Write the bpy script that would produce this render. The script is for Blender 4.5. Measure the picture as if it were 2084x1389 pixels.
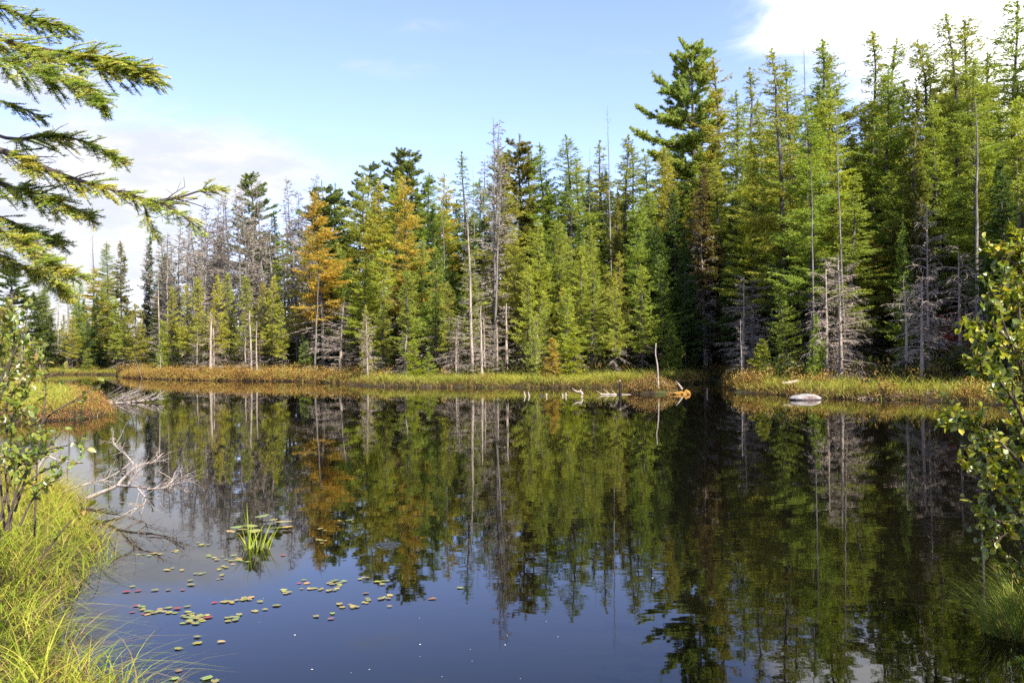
import bpy, math, random
import numpy as np
from mathutils import Matrix, Vector

# ---------------------------------------------------------------- camera, sky, sun, exposure
S = bpy.context.scene
for o in list(bpy.data.objects):
    bpy.data.objects.remove(o, do_unlink=True)
COL = S.collection
EYE = 1.8                      # eye height above the pond (m)
FPX = 1880.0                   # focal length in photo pixels (photo is 2084 px wide)
PITCH, ROLL = math.radians(0.625), math.radians(-0.70)
cam_d = bpy.data.cameras.new('camera'); cam = bpy.data.objects.new('camera', cam_d); COL.objects.link(cam)
CAM_R = Matrix.Rotation(math.radians(90) + PITCH, 3, 'X') @ Matrix.Rotation(ROLL, 3, 'Z')
cam.matrix_world = Matrix.Translation((0, 0, EYE)) @ CAM_R.to_4x4()
cam_d.sensor_fit = 'HORIZONTAL'; cam_d.sensor_width = 36.0
cam_d.lens = FPX / 2084 * 36.0
cam_d.clip_start = 0.05; cam_d.clip_end = 20000
S.camera = cam

SUN_AZ, SUN_EL = math.radians(142), math.radians(42)   # azimuth clockwise from the view direction (+Y)
w = bpy.data.worlds.new("World"); S.world = w; w.use_nodes = True
NT = w.node_tree; NT.nodes.clear()
def nd(t, kind, **kw):
    n = t.nodes.new(kind)
    for k, v in kw.items(): setattr(n, k, v)
    return n
def mth(t, op, a, b=None, c=None, clamp=False):
    n = t.nodes.new('ShaderNodeMath'); n.operation = op; n.use_clamp = clamp
    for i, v in enumerate((a, b, c)):
        if v is None: continue
        if isinstance(v, (int, float)): n.inputs[i].default_value = v
        else: t.links.new(v, n.inputs[i])
    return n.outputs[0]
def vmth(t, op, a, b=None):
    n = t.nodes.new('ShaderNodeVectorMath'); n.operation = op
    for i, v in enumerate((a, b)):
        if v is None: continue
        if isinstance(v, (tuple, list)): n.inputs[i].default_value = v
        else: t.links.new(v, n.inputs[i])
    return n.outputs[0]
def mixc(t, fac, a, b, mode='MIX'):
    n = t.nodes.new('ShaderNodeMix'); n.data_type = 'RGBA'; n.blend_type = mode
    for s, v in ((n.inputs[0], fac), (n.inputs[6], a), (n.inputs[7], b)):
        if isinstance(v, (int, float)): s.default_value = v
        elif isinstance(v, (tuple, list)): s.default_value = (*v[:3], 1)
        else: t.links.new(v, s)
    return n.outputs[2]
def noise(t, vec, scale, detail=3, rough=.55, dist=0.0):
    n = t.nodes.new('ShaderNodeTexNoise'); n.inputs['Scale'].default_value = scale
    n.inputs['Detail'].default_value = detail; n.inputs['Roughness'].default_value = rough
    n.inputs['Distortion'].default_value = dist
    if vec is not None: t.links.new(vec, n.inputs['Vector'])
    return n.outputs[0]
def mrange(t, v, a, b, c=0.0, d=1.0, smooth=True):
    n = t.nodes.new('ShaderNodeMapRange'); n.interpolation_type = 'SMOOTHSTEP' if smooth else 'LINEAR'
    t.links.new(v, n.inputs[0])
    for i, x in enumerate((a, b, c, d)): n.inputs[1 + i].default_value = x
    return n.outputs[0]

sky = nd(NT, 'ShaderNodeTexSky', sky_type='NISHITA', sun_disc=False, sun_elevation=SUN_EL,
         sun_rotation=SUN_AZ, altitude=300.0, air_density=1.0, dust_density=0.3, ozone_density=3.5)
tc = nd(NT, 'ShaderNodeTexCoord')
sep = nd(NT, 'ShaderNodeSeparateXYZ'); NT.links.new(tc.outputs['Generated'], sep.inputs[0])
az = mth(NT, 'ARCTAN2', sep.outputs[0], sep.outputs[1])
el = mth(NT, 'ARCSINE', sep.outputs[2])
cmb = nd(NT, 'ShaderNodeCombineXYZ')
NT.links.new(mth(NT, 'MULTIPLY', az, 1.0), cmb.inputs[0]); NT.links.new(mth(NT, 'MULTIPLY', el, 2.6), cmb.inputs[1])
fb = noise(NT, cmb.outputs[0], 7.0, 7, .58, .4)
def blob(a0, e0, sa, se):
    x = mth(NT, 'DIVIDE', mth(NT, 'SUBTRACT', az, math.radians(a0)), math.radians(sa))
    y = mth(NT, 'DIVIDE', mth(NT, 'SUBTRACT', el, math.radians(e0)), math.radians(se))
    r2 = mth(NT, 'ADD', mth(NT, 'MULTIPLY', x, x), mth(NT, 'MULTIPLY', y, y))
    return mth(NT, 'POWER', math.e, mth(NT, 'MULTIPLY', r2, -1.0))
cl = None
#        azimuth, elevation, half widths (degrees), weight
for a0, e0, sa, se, k in ((-28, 5.5, 13, 6.0, 1.05), (-20, 11.2, 9, 2.6, .85), (-27, 15.0, 5, 1.4, .6), (22.5, 21.5, 7.5, 4.6, 1.12), (32, 16, 9, 9, 1.05),
                          (14, 22.0, 5, 1.2, .5), (16.5, 18.4, 3, 1.2, .45), (0.5, 17.2, 4, .8, .40), (-8, 17.0, 3, .6, .36), (-3, 19.3, 6, .7, .26),
                          (60, 30, 25, 15, .8), (-70, 12, 25, 8, .8), (140, 20, 40, 12, .6), (-130, 25, 30, 12, .5)):
    b = mth(NT, 'MULTIPLY', blob(a0, e0, sa, se), k)
    cl = b if cl is None else mth(NT, 'ADD', cl, b)
dens = mth(NT, 'ADD', cl, mth(NT, 'MULTIPLY', mth(NT, 'SUBTRACT', fb, .5), 1.7))
mask = mrange(NT, dens, .16, .98)
CLOUD = 3.1
cloudc = mixc(NT, mrange(NT, az, math.radians(5), math.radians(22)), mixc(NT, mrange(NT, noise(NT, cmb.outputs[0], 15.0, 5, .6), .35, .65), (CLOUD * .88, CLOUD * .92, CLOUD * 1.0), (CLOUD * 1.08, CLOUD * 1.06, CLOUD * 1.08)), (CLOUD * 2.1, CLOUD * 2.1, CLOUD * 2.1))
tint = mixc(NT, 1.0, sky.outputs[0], (1.04, .90, 1.08), 'MULTIPLY')      # bluer autumn air
skyc = mixc(NT, mth(NT, 'ADD', mth(NT, 'MULTIPLY', mask, .92), .035), tint, cloudc)
bg = nd(NT, 'ShaderNodeBackground'); bg.inputs['Strength'].default_value = 0.122
NT.links.new(skyc, bg.inputs['Color'])
out = nd(NT, 'ShaderNodeOutputWorld'); NT.links.new(bg.outputs[0], out.inputs[0])

sd = bpy.data.lights.new('sun', 'SUN'); sd.energy = 4.8; sd.angle = math.radians(0.53); sd.color = (1.0, .955, .88)
sun = bpy.data.objects.new('sun', sd); COL.objects.link(sun)
to_sun = Vector((math.sin(SUN_AZ) * math.cos(SUN_EL), math.cos(SUN_AZ) * math.cos(SUN_EL), math.sin(SUN_EL)))
sun.rotation_euler = to_sun.to_track_quat('Z', 'Y').to_euler()
vs = S.view_settings
vs.view_transform = 'Standard'; vs.look = 'None'; vs.exposure = 1.35; vs.gamma = 1.0; vs.use_curve_mapping = False
S.render.film_transparent = False
S.cycles.use_denoising = False
S.cycles.max_bounces = 8; S.cycles.diffuse_bounces = 4; S.cycles.glossy_bounces = 3; S.cycles.transmission_bounces = 4
S.cycles.caustics_reflective = False; S.cycles.caustics_refractive = False

# ---------------------------------------------------------------- photo pixel -> world
def ray(px, py):
    return CAM_R @ Vector(((px - 1042.0) / FPX, -(py - 694.5) / FPX, -1.0))
def P(px, py, Y):                       # the point at depth Y seen at a photo pixel
    d = ray(px, py); k = Y / d.y
    return np.array((d.x * k, Y, EYE + d.z * k))
def G(px, py, z=0.0):                   # the point at height z seen at a photo pixel
    d = ray(px, py); k = (z - EYE) / d.z
    return np.array((d.x * k, d.y * k, z))

# ---------------------------------------------------------------- mesh helpers
def unit(v):
    return v / np.maximum(np.linalg.norm(v, axis=-1, keepdims=True), 1e-9)
class MB:
    def __init__(s): s.v = []; s.f = []; s.m = []; s.n = 0; s.c = []; s.hascol = False
    def add(s, verts, faces, mat=0, col=None):
        verts = np.asarray(verts, float).reshape(-1, 3); faces = np.asarray(faces, int)
        s.v.append(verts); s.f.append(faces + s.n); s.m.append(np.full(len(faces), mat)); s.n += len(verts)
        if col is not None: s.hascol = True
        s.c.append(np.ones((len(verts), 3)) if col is None else np.broadcast_to(col, (len(verts), 3)))
    def stamp(s, T, F, pos, X, Y, Z, scale, mat=0, col=None):
        """copies of template T (k,3) in the frames X,Y,Z (n,3) at pos, scale (n,) or (n,3)"""
        n, k = len(pos), len(T)
        if n == 0: return
        sc = np.asarray(scale, float)
        sc = np.repeat(sc[:, None], 3, 1) if sc.ndim == 1 else sc
        V = (pos[:, None, :] + T[None, :, 0:1] * (X * sc[:, 0:1])[:, None, :] + T[None, :, 1:2] * (Y * sc[:, 1:2])[:, None, :]
             + T[None, :, 2:3] * (Z * sc[:, 2:3])[:, None, :])
        FF = (np.arange(n) * k)[:, None, None] + np.asarray(F)[None]
        s.add(V.reshape(-1, 3), FF.reshape(-1, len(F[0])), mat, None if col is None else np.repeat(col, k, 0))
    def tube(s, pts, rad, sides=5, mat=0, col=None):
        pts = np.asarray(pts, float); n = len(pts); rad = np.broadcast_to(np.asarray(rad, float), (n,))
        t = unit(np.gradient(pts, axis=0))
        up = np.array((0., 0., 1.)) if abs(t[:, 2]).mean() < .8 else np.array((1., 0., 0.))
        a = unit(np.cross(t, up)); b = np.cross(t, a)
        th = np.linspace(0, 2 * np.pi, sides, endpoint=False)
        V = pts[:, None] + rad[:, None, None] * (np.cos(th)[None, :, None] * a[:, None] + np.sin(th)[None, :, None] * b[:, None])
        i = np.arange(n - 1)[:, None] * sides; j = np.arange(sides)[None]; j2 = (j + 1) % sides
        F = np.stack((i + j, i + j2, i + sides + j2, i + sides + j), -1).reshape(-1, 4)
        s.add(V.reshape(-1, 3), F, mat, col)
    def strips(s, base, tip_dir, length, width, droop, side, seg=3, mat=0, col=None):
        """n tapered grass blades that arch over: base (n,3), tip_dir (n,3)"""
        n = len(base)
        if n == 0: return
        u = np.linspace(0, 1, seg + 1)
        c = base[:, None] + tip_dir[:, None] * (length[:, None, None] * u[None, :, None])
        hd = tip_dir.copy(); hd[:, 2] = 0; hd = unit(hd + 1e-4)
        bend = (droop * length)[:, None] * u[None] ** 2.2
        c = c + hd[:, None] * (bend * .75)[..., None]; c[..., 2] -= bend * .6
        wd = width[:, None] * (1 - u[None] ** 1.6 * .93) * .5
        L = c - side[:, None] * wd[..., None]; R = c + side[:, None] * wd[..., None]
        V = np.stack((L, R), 2).reshape(n, -1, 3); k = 2 * (seg + 1)
        q = np.array([(2 * i, 2 * i + 1, 2 * i + 3, 2 * i + 2) for i in range(seg)])
        F = (np.arange(n) * k)[:, None, None] + q[None]
        s.add(V.reshape(-1, 3), F.reshape(-1, 4), mat, None if col is None else np.repeat(col, k, 0))
    def mesh(s, name, mats, smooth=False):
        me = bpy.data.meshes.new(name)
        if not s.v:
            for m in mats: me.materials.append(m)
            return me
        V = np.concatenate(s.v); tot = [f.shape[1] for f in s.f]
        me.vertices.add(len(V)); me.vertices.foreach_set('co', V.astype(np.float32).ravel())
        L = np.concatenate([f.ravel() for f in s.f]); cnt = np.concatenate([np.full(len(f), k) for f, k in zip(s.f, tot)])
        me.loops.add(len(L)); me.loops.foreach_set('vertex_index', L.astype(np.int32))
        me.polygons.add(len(cnt)); st = np.concatenate(([0], np.cumsum(cnt)[:-1]))
        me.polygons.foreach_set('loop_start', st.astype(np.int32))
        me.polygons.foreach_set('material_index', np.concatenate(s.m).astype(np.int32))
        if smooth: me.polygons.foreach_set('use_smooth', np.ones(len(cnt), bool))
        for m in mats: me.materials.append(m)
        if s.hascol:
            at = me.color_attributes.new('tint', 'FLOAT_COLOR', 'POINT')
            c = np.concatenate(s.c); at.data.foreach_set('color', np.hstack((c, np.ones((len(c), 1)))).astype(np.float32).ravel())
        me.update(calc_edges=True)
        return me
    def build(s, name, mats, parent=None, smooth=False):
        return link(name, s.mesh(name, mats if isinstance(mats, (list, tuple)) else [mats], smooth), parent)
def link(name, me, parent=None):
    o = bpy.data.objects.new(name, me); COL.objects.link(o)
    if parent is not None: o.parent = parent
    return o
def tag(o, label=None, cat=None, group=None, kind=None):
    if label: o['label'] = label
    if cat: o['category'] = cat
    if group: o['group'] = group
    if kind: o['kind'] = kind
    return o
def empty(name, loc, label, cat, group=None):
    o = bpy.data.objects.new(name, None); COL.objects.link(o); o.location = loc; o.empty_display_size = .2
    return tag(o, label, cat, group)
DIA = np.array([(0, 0, 0), (.45, -.5, 0), (1, 0, 0), (.45, .5, 0)], float); DIAF = [(0, 1, 2, 3)]
LEAF = np.array([(0, 0, 0), (.22, -.36, .07), (.22, 0, 0), (.22, .36, .07), (.62, -.40, .06), (.62, 0, -.03), (.62, .40, .06),
                 (1, 0, -.10), (.85, -.2, .0), (.85, .2, .0), (.85, 0, -.06)], float)
LEAFF4 = [(0, 1, 2, 2), ]
LEAFQ = [(1, 4, 5, 2), (2, 5, 6, 3), (4, 8, 10, 5), (5, 10, 9, 6)]
LEAFT = [(0, 1, 2), (0, 2, 3), (8, 7, 10), (10, 7, 9)]
def frames(d, rng, upbias=.8):
    """frames with X along d and random Z biased upward"""
    d = unit(d); r = rng.normal(size=d.shape); r[:, 2] += upbias * 1.2
    y = unit(np.cross(r, d)); z = np.cross(d, y)
    return d, y, z
def leaves(mb, pos, d, size, rng, mat=0, upbias=1.5, col=None, aspect=.75):
    if len(pos) == 0: return
    X, Y, Z = frames(d, rng, upbias)
    sc = np.stack((size, size * aspect, size), 1)
    mb.stamp(LEAF, LEAFQ, pos, X, Y, Z, sc, mat, col)
    mb.stamp(LEAF, LEAFT, pos, X, Y, Z, sc, mat, col)
def smooth_path(pts, n):
    pts = np.asarray(pts, float)
    if len(pts) < 3:
        return pts[0] + (pts[-1] - pts[0]) * np.linspace(0, 1, n)[:, None]
    p = np.vstack((2 * pts[0] - pts[1], pts, 2 * pts[-1] - pts[-2]))
    u = np.linspace(0, len(pts) - 1 - 1e-6, n); i = u.astype(int); t = (u - i)[:, None]
    a, b, c, d = p[i], p[i + 1], p[i + 2], p[i + 3]
    return .5 * (2 * b + (c - a) * t + (2 * a - 5 * b + 4 * c - d) * t ** 2 + (3 * b - a - 3 * c + d) * t ** 3)

# ---------------------------------------------------------------- materials
def newmat(name):
    m = bpy.data.materials.new(name); m.use_nodes = True; t = m.node_tree; t.nodes.clear()
    return m, t, nd(t, 'ShaderNodeOutputMaterial')
def foliage(name, color=None, trans=.35, var=.35, scale=.8, gloss=.0, src='object', yellow=(1.5, 1.15, .5)):
    """leaf material: diffuse + translucent, own colour from the object / a tint attribute, clumps of hue variation"""
    m, t, o = newmat(name)
    if src == 'object':
        base = nd(t, 'ShaderNodeObjectInfo').outputs['Color']
    elif src == 'tint':
        base = nd(t, 'ShaderNodeVertexColor', layer_name='tint').outputs[0]
    else:
        base = nd(t, 'ShaderNodeRGB'); base.outputs[0].default_value = (*color, 1); base = base.outputs[0]
    co = nd(t, 'ShaderNodeTexCoord').outputs['Object']
    oi = nd(t, 'ShaderNodeObjectInfo').outputs['Random']
    off = nd(t, 'ShaderNodeCombineXYZ'); t.links.new(mth(t, 'MULTIPLY', oi, 57.0), off.inputs[0])
    n1 = noise(t, vmth(t, 'ADD', co, off.outputs[0]), scale, 3, .6)
    n2 = noise(t, co, scale * 9, 2, .6)
    f = mrange(t, n1, .35, .68)
    c = mixc(t, mth(t, 'MULTIPLY', f, var), base, mixc(t, 1.0, base, yellow, 'MULTIPLY'))
    k = mrange(t, n2, .3, .7, .72, 1.3)
    c = mixc(t, 1.0, c, k, 'MULTIPLY')
    d = nd(t, 'ShaderNodeBsdfDiffuse'); tr = nd(t, 'ShaderNodeBsdfTranslucent'); mx = nd(t, 'ShaderNodeMixShader')
    t.links.new(c, d.inputs[0]); t.links.new(mixc(t, 1.0, c, (1.25, 1.2, .55), 'MULTIPLY'), tr.inputs[0]); mx.inputs[0].default_value = trans
    t.links.new(d.outputs[0], mx.inputs[1]); t.links.new(tr.outputs[0], mx.inputs[2]); res = mx.outputs[0]
    if gloss > 0:
        g = nd(t, 'ShaderNodeBsdfGlossy'); g.inputs['Roughness'].default_value = .38; g.inputs[0].default_value = (.9, .95, 1, 1)
        m2 = nd(t, 'ShaderNodeMixShader'); m2.inputs[0].default_value = gloss
        t.links.new(res, m2.inputs[1]); t.links.new(g.outputs[0], m2.inputs[2]); res = m2.outputs[0]
    t.links.new(res, o.inputs[0])
    return m
def solid(name, ca, cb, scale=6, rough=.85, bump=.0, stretch=(1, 1, 1), spec=.25, cc=None):
    m, t, o = newmat(name)
    co = nd(t, 'ShaderNodeTexCoord').outputs['Object']
    mp = nd(t, 'ShaderNodeMapping'); mp.inputs['Scale'].default_value = stretch; t.links.new(co, mp.inputs[0])
    n = noise(t, mp.outputs[0], scale, 5, .65)
    c = mixc(t, mrange(t, n, .32, .68), ca, cb)
    if cc: c = mixc(t, mrange(t, noise(t, mp.outputs[0], scale * .31, 4, .6), .5, .66), c, cc)
    p = nd(t, 'ShaderNodeBsdfPrincipled'); t.links.new(c, p.inputs['Base Color'])
    p.inputs['Roughness'].default_value = rough; p.inputs['Specular IOR Level'].default_value = spec
    if bump:
        b = nd(t, 'ShaderNodeBump'); b.inputs['Strength'].default_value = 1; b.inputs['Distance'].default_value = bump
        t.links.new(noise(t, mp.outputs[0], scale * 2.2, 4, .6), b.inputs['Height']); t.links.new(b.outputs[0], p.inputs['Normal'])
    t.links.new(p.outputs[0], o.inputs[0])
    return m
M = {}
M['crown'] = foliage('needle_foliage', trans=.42, var=.5, scale=.55, yellow=(1.28, 1.1, .75))
M['bark'] = solid('conifer_bark', (.05, .04, .033), (.11, .092, .078), 7, .9, .01, (1, 1, .35), cc=(.15, .14, .12))
M['grey'] = solid('weathered_dead_wood', (.25, .195, .148), (.42, .34, .262), 6, .9, .008, (1, 1, .25), cc=(.15, .12, .105))
M['polewood'] = solid('standing_dead_bark', (.10, .085, .072), (.20, .172, .148), 6, .9, .008, (1, 1, .25), cc=(.27, .24, .21))
M['brownwood'] = solid('brown_dead_twigs', (.20, .165, .125), (.33, .28, .215), 4, .9)
M['pale'] = solid('bleached_driftwood', (.25, .195, .155), (.43, .365, .305), 20, .8, .002, (1, 1, 1), cc=(.17, .12, .09))
M['darkwood'] = solid('wet_dark_wood', (.012, .009, .007), (.035, .026, .02), 20, .5)
M['twig'] = solid('alder_bark', (.05, .035, .028), (.12, .085, .065), 30, .75)
M['sedge'] = foliage('sedge_blades', trans=.35, var=.25, scale=.5, src='tint', yellow=(1.25, 1.05, .6))
M['shrubleaf'] = foliage('small_shrub_leaves', trans=.25, var=.3, scale=1.2, src='tint', yellow=(1.3, 1.0, .6))
M['alderleaf'] = foliage('alder_leaves', trans=.42, var=.45, scale=5, gloss=.05, src='tint', yellow=(1.5, 1.15, .5))
M['needle'] = foliage('fir_needles', trans=.5, var=.5, scale=7, gloss=.02, src='tint', yellow=(1.3, 1.08, .6))
M['firbark'] = solid('fir_bark', (.045, .032, .026), (.12, .09, .07), 40, .85)
M['pad'] = foliage('lily_pad_leaf', trans=.1, var=.35, scale=9, gloss=.10, yellow=(1.35, .95, .6))

# ---------------------------------------------------------------- shoreline, ground, water
far_px = [(-330, 765), (-200, 763), (90, 762), (180, 762), (232, 763), (240, 767), (300, 771), (400, 774), (500, 775), (600, 776), (680, 780), (740, 785),
          (800, 787), (900, 788), (1000, 788), (1100, 789), (1200, 789), (1290, 786), (1380, 782), (1425, 779), (1450, 772), (1474, 772),
          (1482, 795), (1500, 799), (1600, 804), (1700, 811), (1790, 813), (1900, 816), (2000, 822), (2084, 831)]
far_w = [G(*p)[:2] for p in far_px]
near_w = [(17, 23.5), (15.5, 16), (11, 9.5), (6.5, 6.6), (3.8, 6.3), (3.3, 5.9), (3.2, 5.4), (2.78, 4.7), (2.4, 4.2), (2.2, 3.2), (0, 2.9), (-1.3, 3.6)]
left_px = [(320, 1430), (205, 1389), (115, 1330), (95, 1250), (150, 1200), (198, 1145), (196, 1090), (170, 1030), (110, 985), (-60, 955)]
left_w = [G(*p)[:2] for p in left_px] + [np.array((-14, 15.5)), np.array((-24, 17)), np.array((-25, 22))]
pen_w = [G(*p)[:2] for p in [(-160, 868), (0, 862), (105, 857), (190, 851), (219, 842), (221, 830), (190, 808), (60, 795), (-200, 790)]]
POLY = np.array([*far_w, *near_w, *left_w, *pen_w], float)
def shore_dist(xy):
    """signed distance to the water's edge, positive on land"""
    xy = np.asarray(xy, float).reshape(-1, 2); A = POLY; B = np.roll(POLY, -1, 0)
    best = np.full(len(xy), 1e18); inside = np.zeros(len(xy), bool)
    for a, b in zip(A, B):
        ab = b - a; t = np.clip(((xy - a) @ ab) / (ab @ ab), 0, 1)
        d = ((xy - a - t[:, None] * ab) ** 2).sum(1); best = np.minimum(best, d)
        c = (a[1] > xy[:, 1]) != (b[1] > xy[:, 1])
        with np.errstate(divide='ignore', invalid='ignore'):
            xi = a[0] + (xy[:, 1] - a[1]) / (b[1] - a[1]) * ab[0]
        inside ^= c & (xy[:, 0] < xi)
    far = np.clip((xy[:, 1] - 18) / 8, 0.12, 1)
    return np.sqrt(best) * np.where(inside, -1, 1) + far * (.42 * wob(xy[:, 0], xy[:, 1], 1.25) + .25 * wob(xy[:, 0], xy[:, 1], 3.7, 1.0))
def wob(x, y, s, k=0.0):
    return (np.sin(x * s + 1.3 + k) * np.cos(y * s * 1.13 + .7 + k) + np.sin(x * s * 2.3 + y * s * 1.7 + k) * .5 + np.cos(y * s * 3.1 - x * s * 2.6 + k * 2) * .3) / 1.8
def ground_z(xy):
    xy = np.asarray(xy, float).reshape(-1, 2); d = shore_dist(xy)
    land = .17 * np.clip(d / .5, 0, 1) + .012 * np.clip(d, 0, 60) + .07 * wob(xy[:, 0], xy[:, 1], 1.1) * np.clip(d / 2, 0, 1)
    land = land + .20 * np.clip(wob(xy[:, 0], xy[:, 1], 1.55, 5.0), 0, 1) * np.clip(d / 1.2, 0, 1) * (d < 9) * (xy[:, 1] > 20)
    return np.where(d > 0, land, np.maximum(-1.2, d * .55))
def axis_pts(fine, mid, far):
    a = np.concatenate((np.arange(*fine), np.arange(*mid[0]), np.arange(*mid[1]), far)); return np.unique(np.round(a, 3))
xs = axis_pts((-12, 8, .3), ((-100, -12, 1.5), (8, 70, 1.5)), [-6000, -2500, -900, -400, -200, -140, 90, 140, 300, 900, 2500, 6000])
ys = axis_pts((-3, 18, .3), ((-30, -3, 2), (18, 150, 1.2)), [-4000, -900, -200, -60, 175, 220, 320, 600, 1500, 4000, 9000])
gx, gy = np.meshgrid(xs, ys); gxy = np.stack((gx.ravel(), gy.ravel()), 1); gz = ground_z(gxy)
mb = MB(); nx = len(xs); i = np.arange(len(ys) - 1)[:, None] * nx + np.arange(nx - 1)[None]
mb.add(np.column_stack((gxy, gz)), np.stack((i, i + 1, i + nx + 1, i + nx), -1).reshape(-1, 4))
M['peat'] = solid('peat_and_needle_litter', (.028, .02, .013), (.07, .052, .03), 3.0, .95, .02, cc=(.05, .06, .02), spec=.03)
tag(mb.build('ground', M['peat'], smooth=True), kind='structure')

m, t, o = newmat('dark_pond_water')
p = nd(t, 'ShaderNodeBsdfPrincipled'); p.inputs['Base Color'].default_value = (.0035, .0028, .0016, 1)
p.inputs['Roughness'].default_value = .015; p.inputs['IOR'].default_value = 1.28
co = nd(t, 'ShaderNodeTexCoord').outputs['Object']
mp = nd(t, 'ShaderNodeMapping'); mp.inputs['Scale'].default_value = (1.0, 1.6, 1); t.links.new(co, mp.inputs[0])
h1 = noise(t, mp.outputs[0], 2.6, 2, .5); h2 = noise(t, co, .45, 2, .5)
calm = mrange(t, noise(t, co, .12, 2, .5), .38, .62, .35, 1.25)
# a ring spreading where a fish rose
rg = G(790, 1109)
dv = vmth(t, 'SUBTRACT', co, tuple(rg)); ln = nd(t, 'ShaderNodeVectorMath', operation='LENGTH'); t.links.new(dv, ln.inputs[0])
r = ln.outputs['Value']
ring = mth(t, 'MULTIPLY', mth(t, 'SINE', mth(t, 'MULTIPLY', r, 95.0)), mth(t, 'POWER', math.e, mth(t, 'MULTIPLY', mth(t, 'POWER', mth(t, 'DIVIDE', mth(t, 'SUBTRACT', r, .07), .055), 2.0), -1.0)))
hh = mth(t, 'ADD', mth(t, 'ADD', mth(t, 'MULTIPLY', mth(t, 'MULTIPLY', h1, calm), .0007), mth(t, 'MULTIPLY', h2, .0007)), mth(t, 'MULTIPLY', ring, .0016))
b = nd(t, 'ShaderNodeBump'); b.inputs['Strength'].default_value = 1; b.inputs['Distance'].default_value = 1.0
t.links.new(hh, b.inputs['Height']); t.links.new(b.outputs[0], p.inputs['Normal'])
t.links.new(p.outputs[0], o.inputs[0]); M['water'] = m
mb = MB(); mb.add([(-160, -2, 0), (80, -2, 0), (80, 135, 0), (-160, 135, 0)], [(0, 1, 2, 3)])
tag(mb.build('pond_water', M['water']), kind='structure')

# ---------------------------------------------------------------- tree builders
def trunk_tube(mb, rng, H, r0, sides=7, bend=.012, mat=0, top=.008):
    n = 10; z = np.linspace(0, 1, n); a = rng.uniform(0, 6.28)
    wx = np.cumsum(rng.normal(0, bend, n)) * z * H * .35; wy = np.cumsum(rng.normal(0, bend, n)) * z * H * .35
    pts = np.column_stack((wx, wy, z * H)); pts[0, 2] = -.35
    rad = r0 * (1 - z) ** .8 + top; rad[0] *= 1.35
    mb.tube(pts, rad, sides, mat)
    return lambda zz: np.column_stack((np.interp(zz, pts[:, 2], pts[:, 0]), np.interp(zz, pts[:, 2], pts[:, 1])))
def branch_set(rng, ctr, H, zb, zt, R, nb, p, slope, curl, up, irr=.45):
    """yield (path, length) of side branches"""
    a0 = rng.uniform(0, 6.28); ph = rng.uniform(0, 6.28, 3); lop = rng.uniform(.05, .3)
    for i in range(nb):
        u = (i + rng.random()) / nb; z = zb + (zt - zb) * u; tt = (z - zb) / max(H - zb, 1e-3)
        L = R * max(.05, (1 - tt) ** p) * rng.uniform(1 - irr, 1.1) * min(1, .6 + tt / .15 * .4)
        az_ = rng.uniform(0, 2 * np.pi); L *= (1 + lop * math.cos(az_ - a0 + z * .15)) * (.9 + .22 * math.sin(z * 2.1 + ph[0] + 1.5 * math.sin(az_ + ph[1])) + .12 * math.sin(z * 5.3 + ph[2] + az_)); sl = slope + up * tt + rng.normal(0, .09)
        n = max(4, int(L / .3) + 3); s = np.linspace(0, 1, n)
        fwd = np.array((math.cos(az_), math.sin(az_), 0)); lat = np.array((-fwd[1], fwd[0], 0))
        path = ctr(np.array([z]))[0]
        path = np.array((path[0], path[1], z)) + fwd * (L * s)[:, None] + lat * (L * .12 * rng.normal() * s ** 2)[:, None]
        path[:, 2] += L * (sl * s + curl * s ** 2)
        yield path, L
def needles_on(mb, rng, path, L, twig, gap, tg, tl, tw, hang=.15, mat=0, axis=True, s0=.12):
    n = len(path); s = np.linspace(0, 1, n)
    k = max(2, int(L / gap)) * 2; su = rng.uniform(s0, 1, k)
    pos = np.stack([np.interp(su, s, path[:, j]) for j in range(3)], 1)
    fw = unit(path[-1] - path[0]); lat = unit(np.cross(fw, (0, 0, 1.0)))
    sd_ = np.where(rng.random(k) < .5, -1, 1)[:, None]; ang = rng.uniform(.45, 1.15, k)[:, None]
    d = fw * np.cos(ang) + lat * sd_ * np.sin(ang) + np.array((0, 0, 1.)) * rng.normal(-hang, .22, k)[:, None]
    d = unit(d); ln = twig * (.45 + .55 * (1 - su)) * rng.uniform(.4, 1.1, k) * min(1.2, .45 + L * .5)
    m_ = np.maximum(1, (ln / tg).astype(int) + 1); tot = m_.sum(); idx = np.repeat(np.arange(k), m_)
    f = rng.random(tot); pp = pos[idx] + d[idx] * (ln[idx] * f)[:, None] + rng.normal(0, .012, (tot, 3))
    dd = d[idx] + rng.normal(0, .45, (tot, 3))
    if axis:
        q = max(2, int(L / tg)); sa = rng.uniform(.1, 1, q)
        pa = np.stack([np.interp(sa, s, path[:, j]) for j in range(3)], 1)
        pp = np.vstack((pp, pa)); dd = np.vstack((dd, fw + rng.normal(0, .55, (q, 3))))
    X, Y, Z = frames(dd, rng); q = len(pp); l_ = tl * rng.uniform(.6, 1.25, q)
    mb.stamp(DIA, DIAF, pp, X, Y, Z, np.stack((l_, tw * rng.uniform(.7, 1.3, q), l_), 1), mat)
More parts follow.
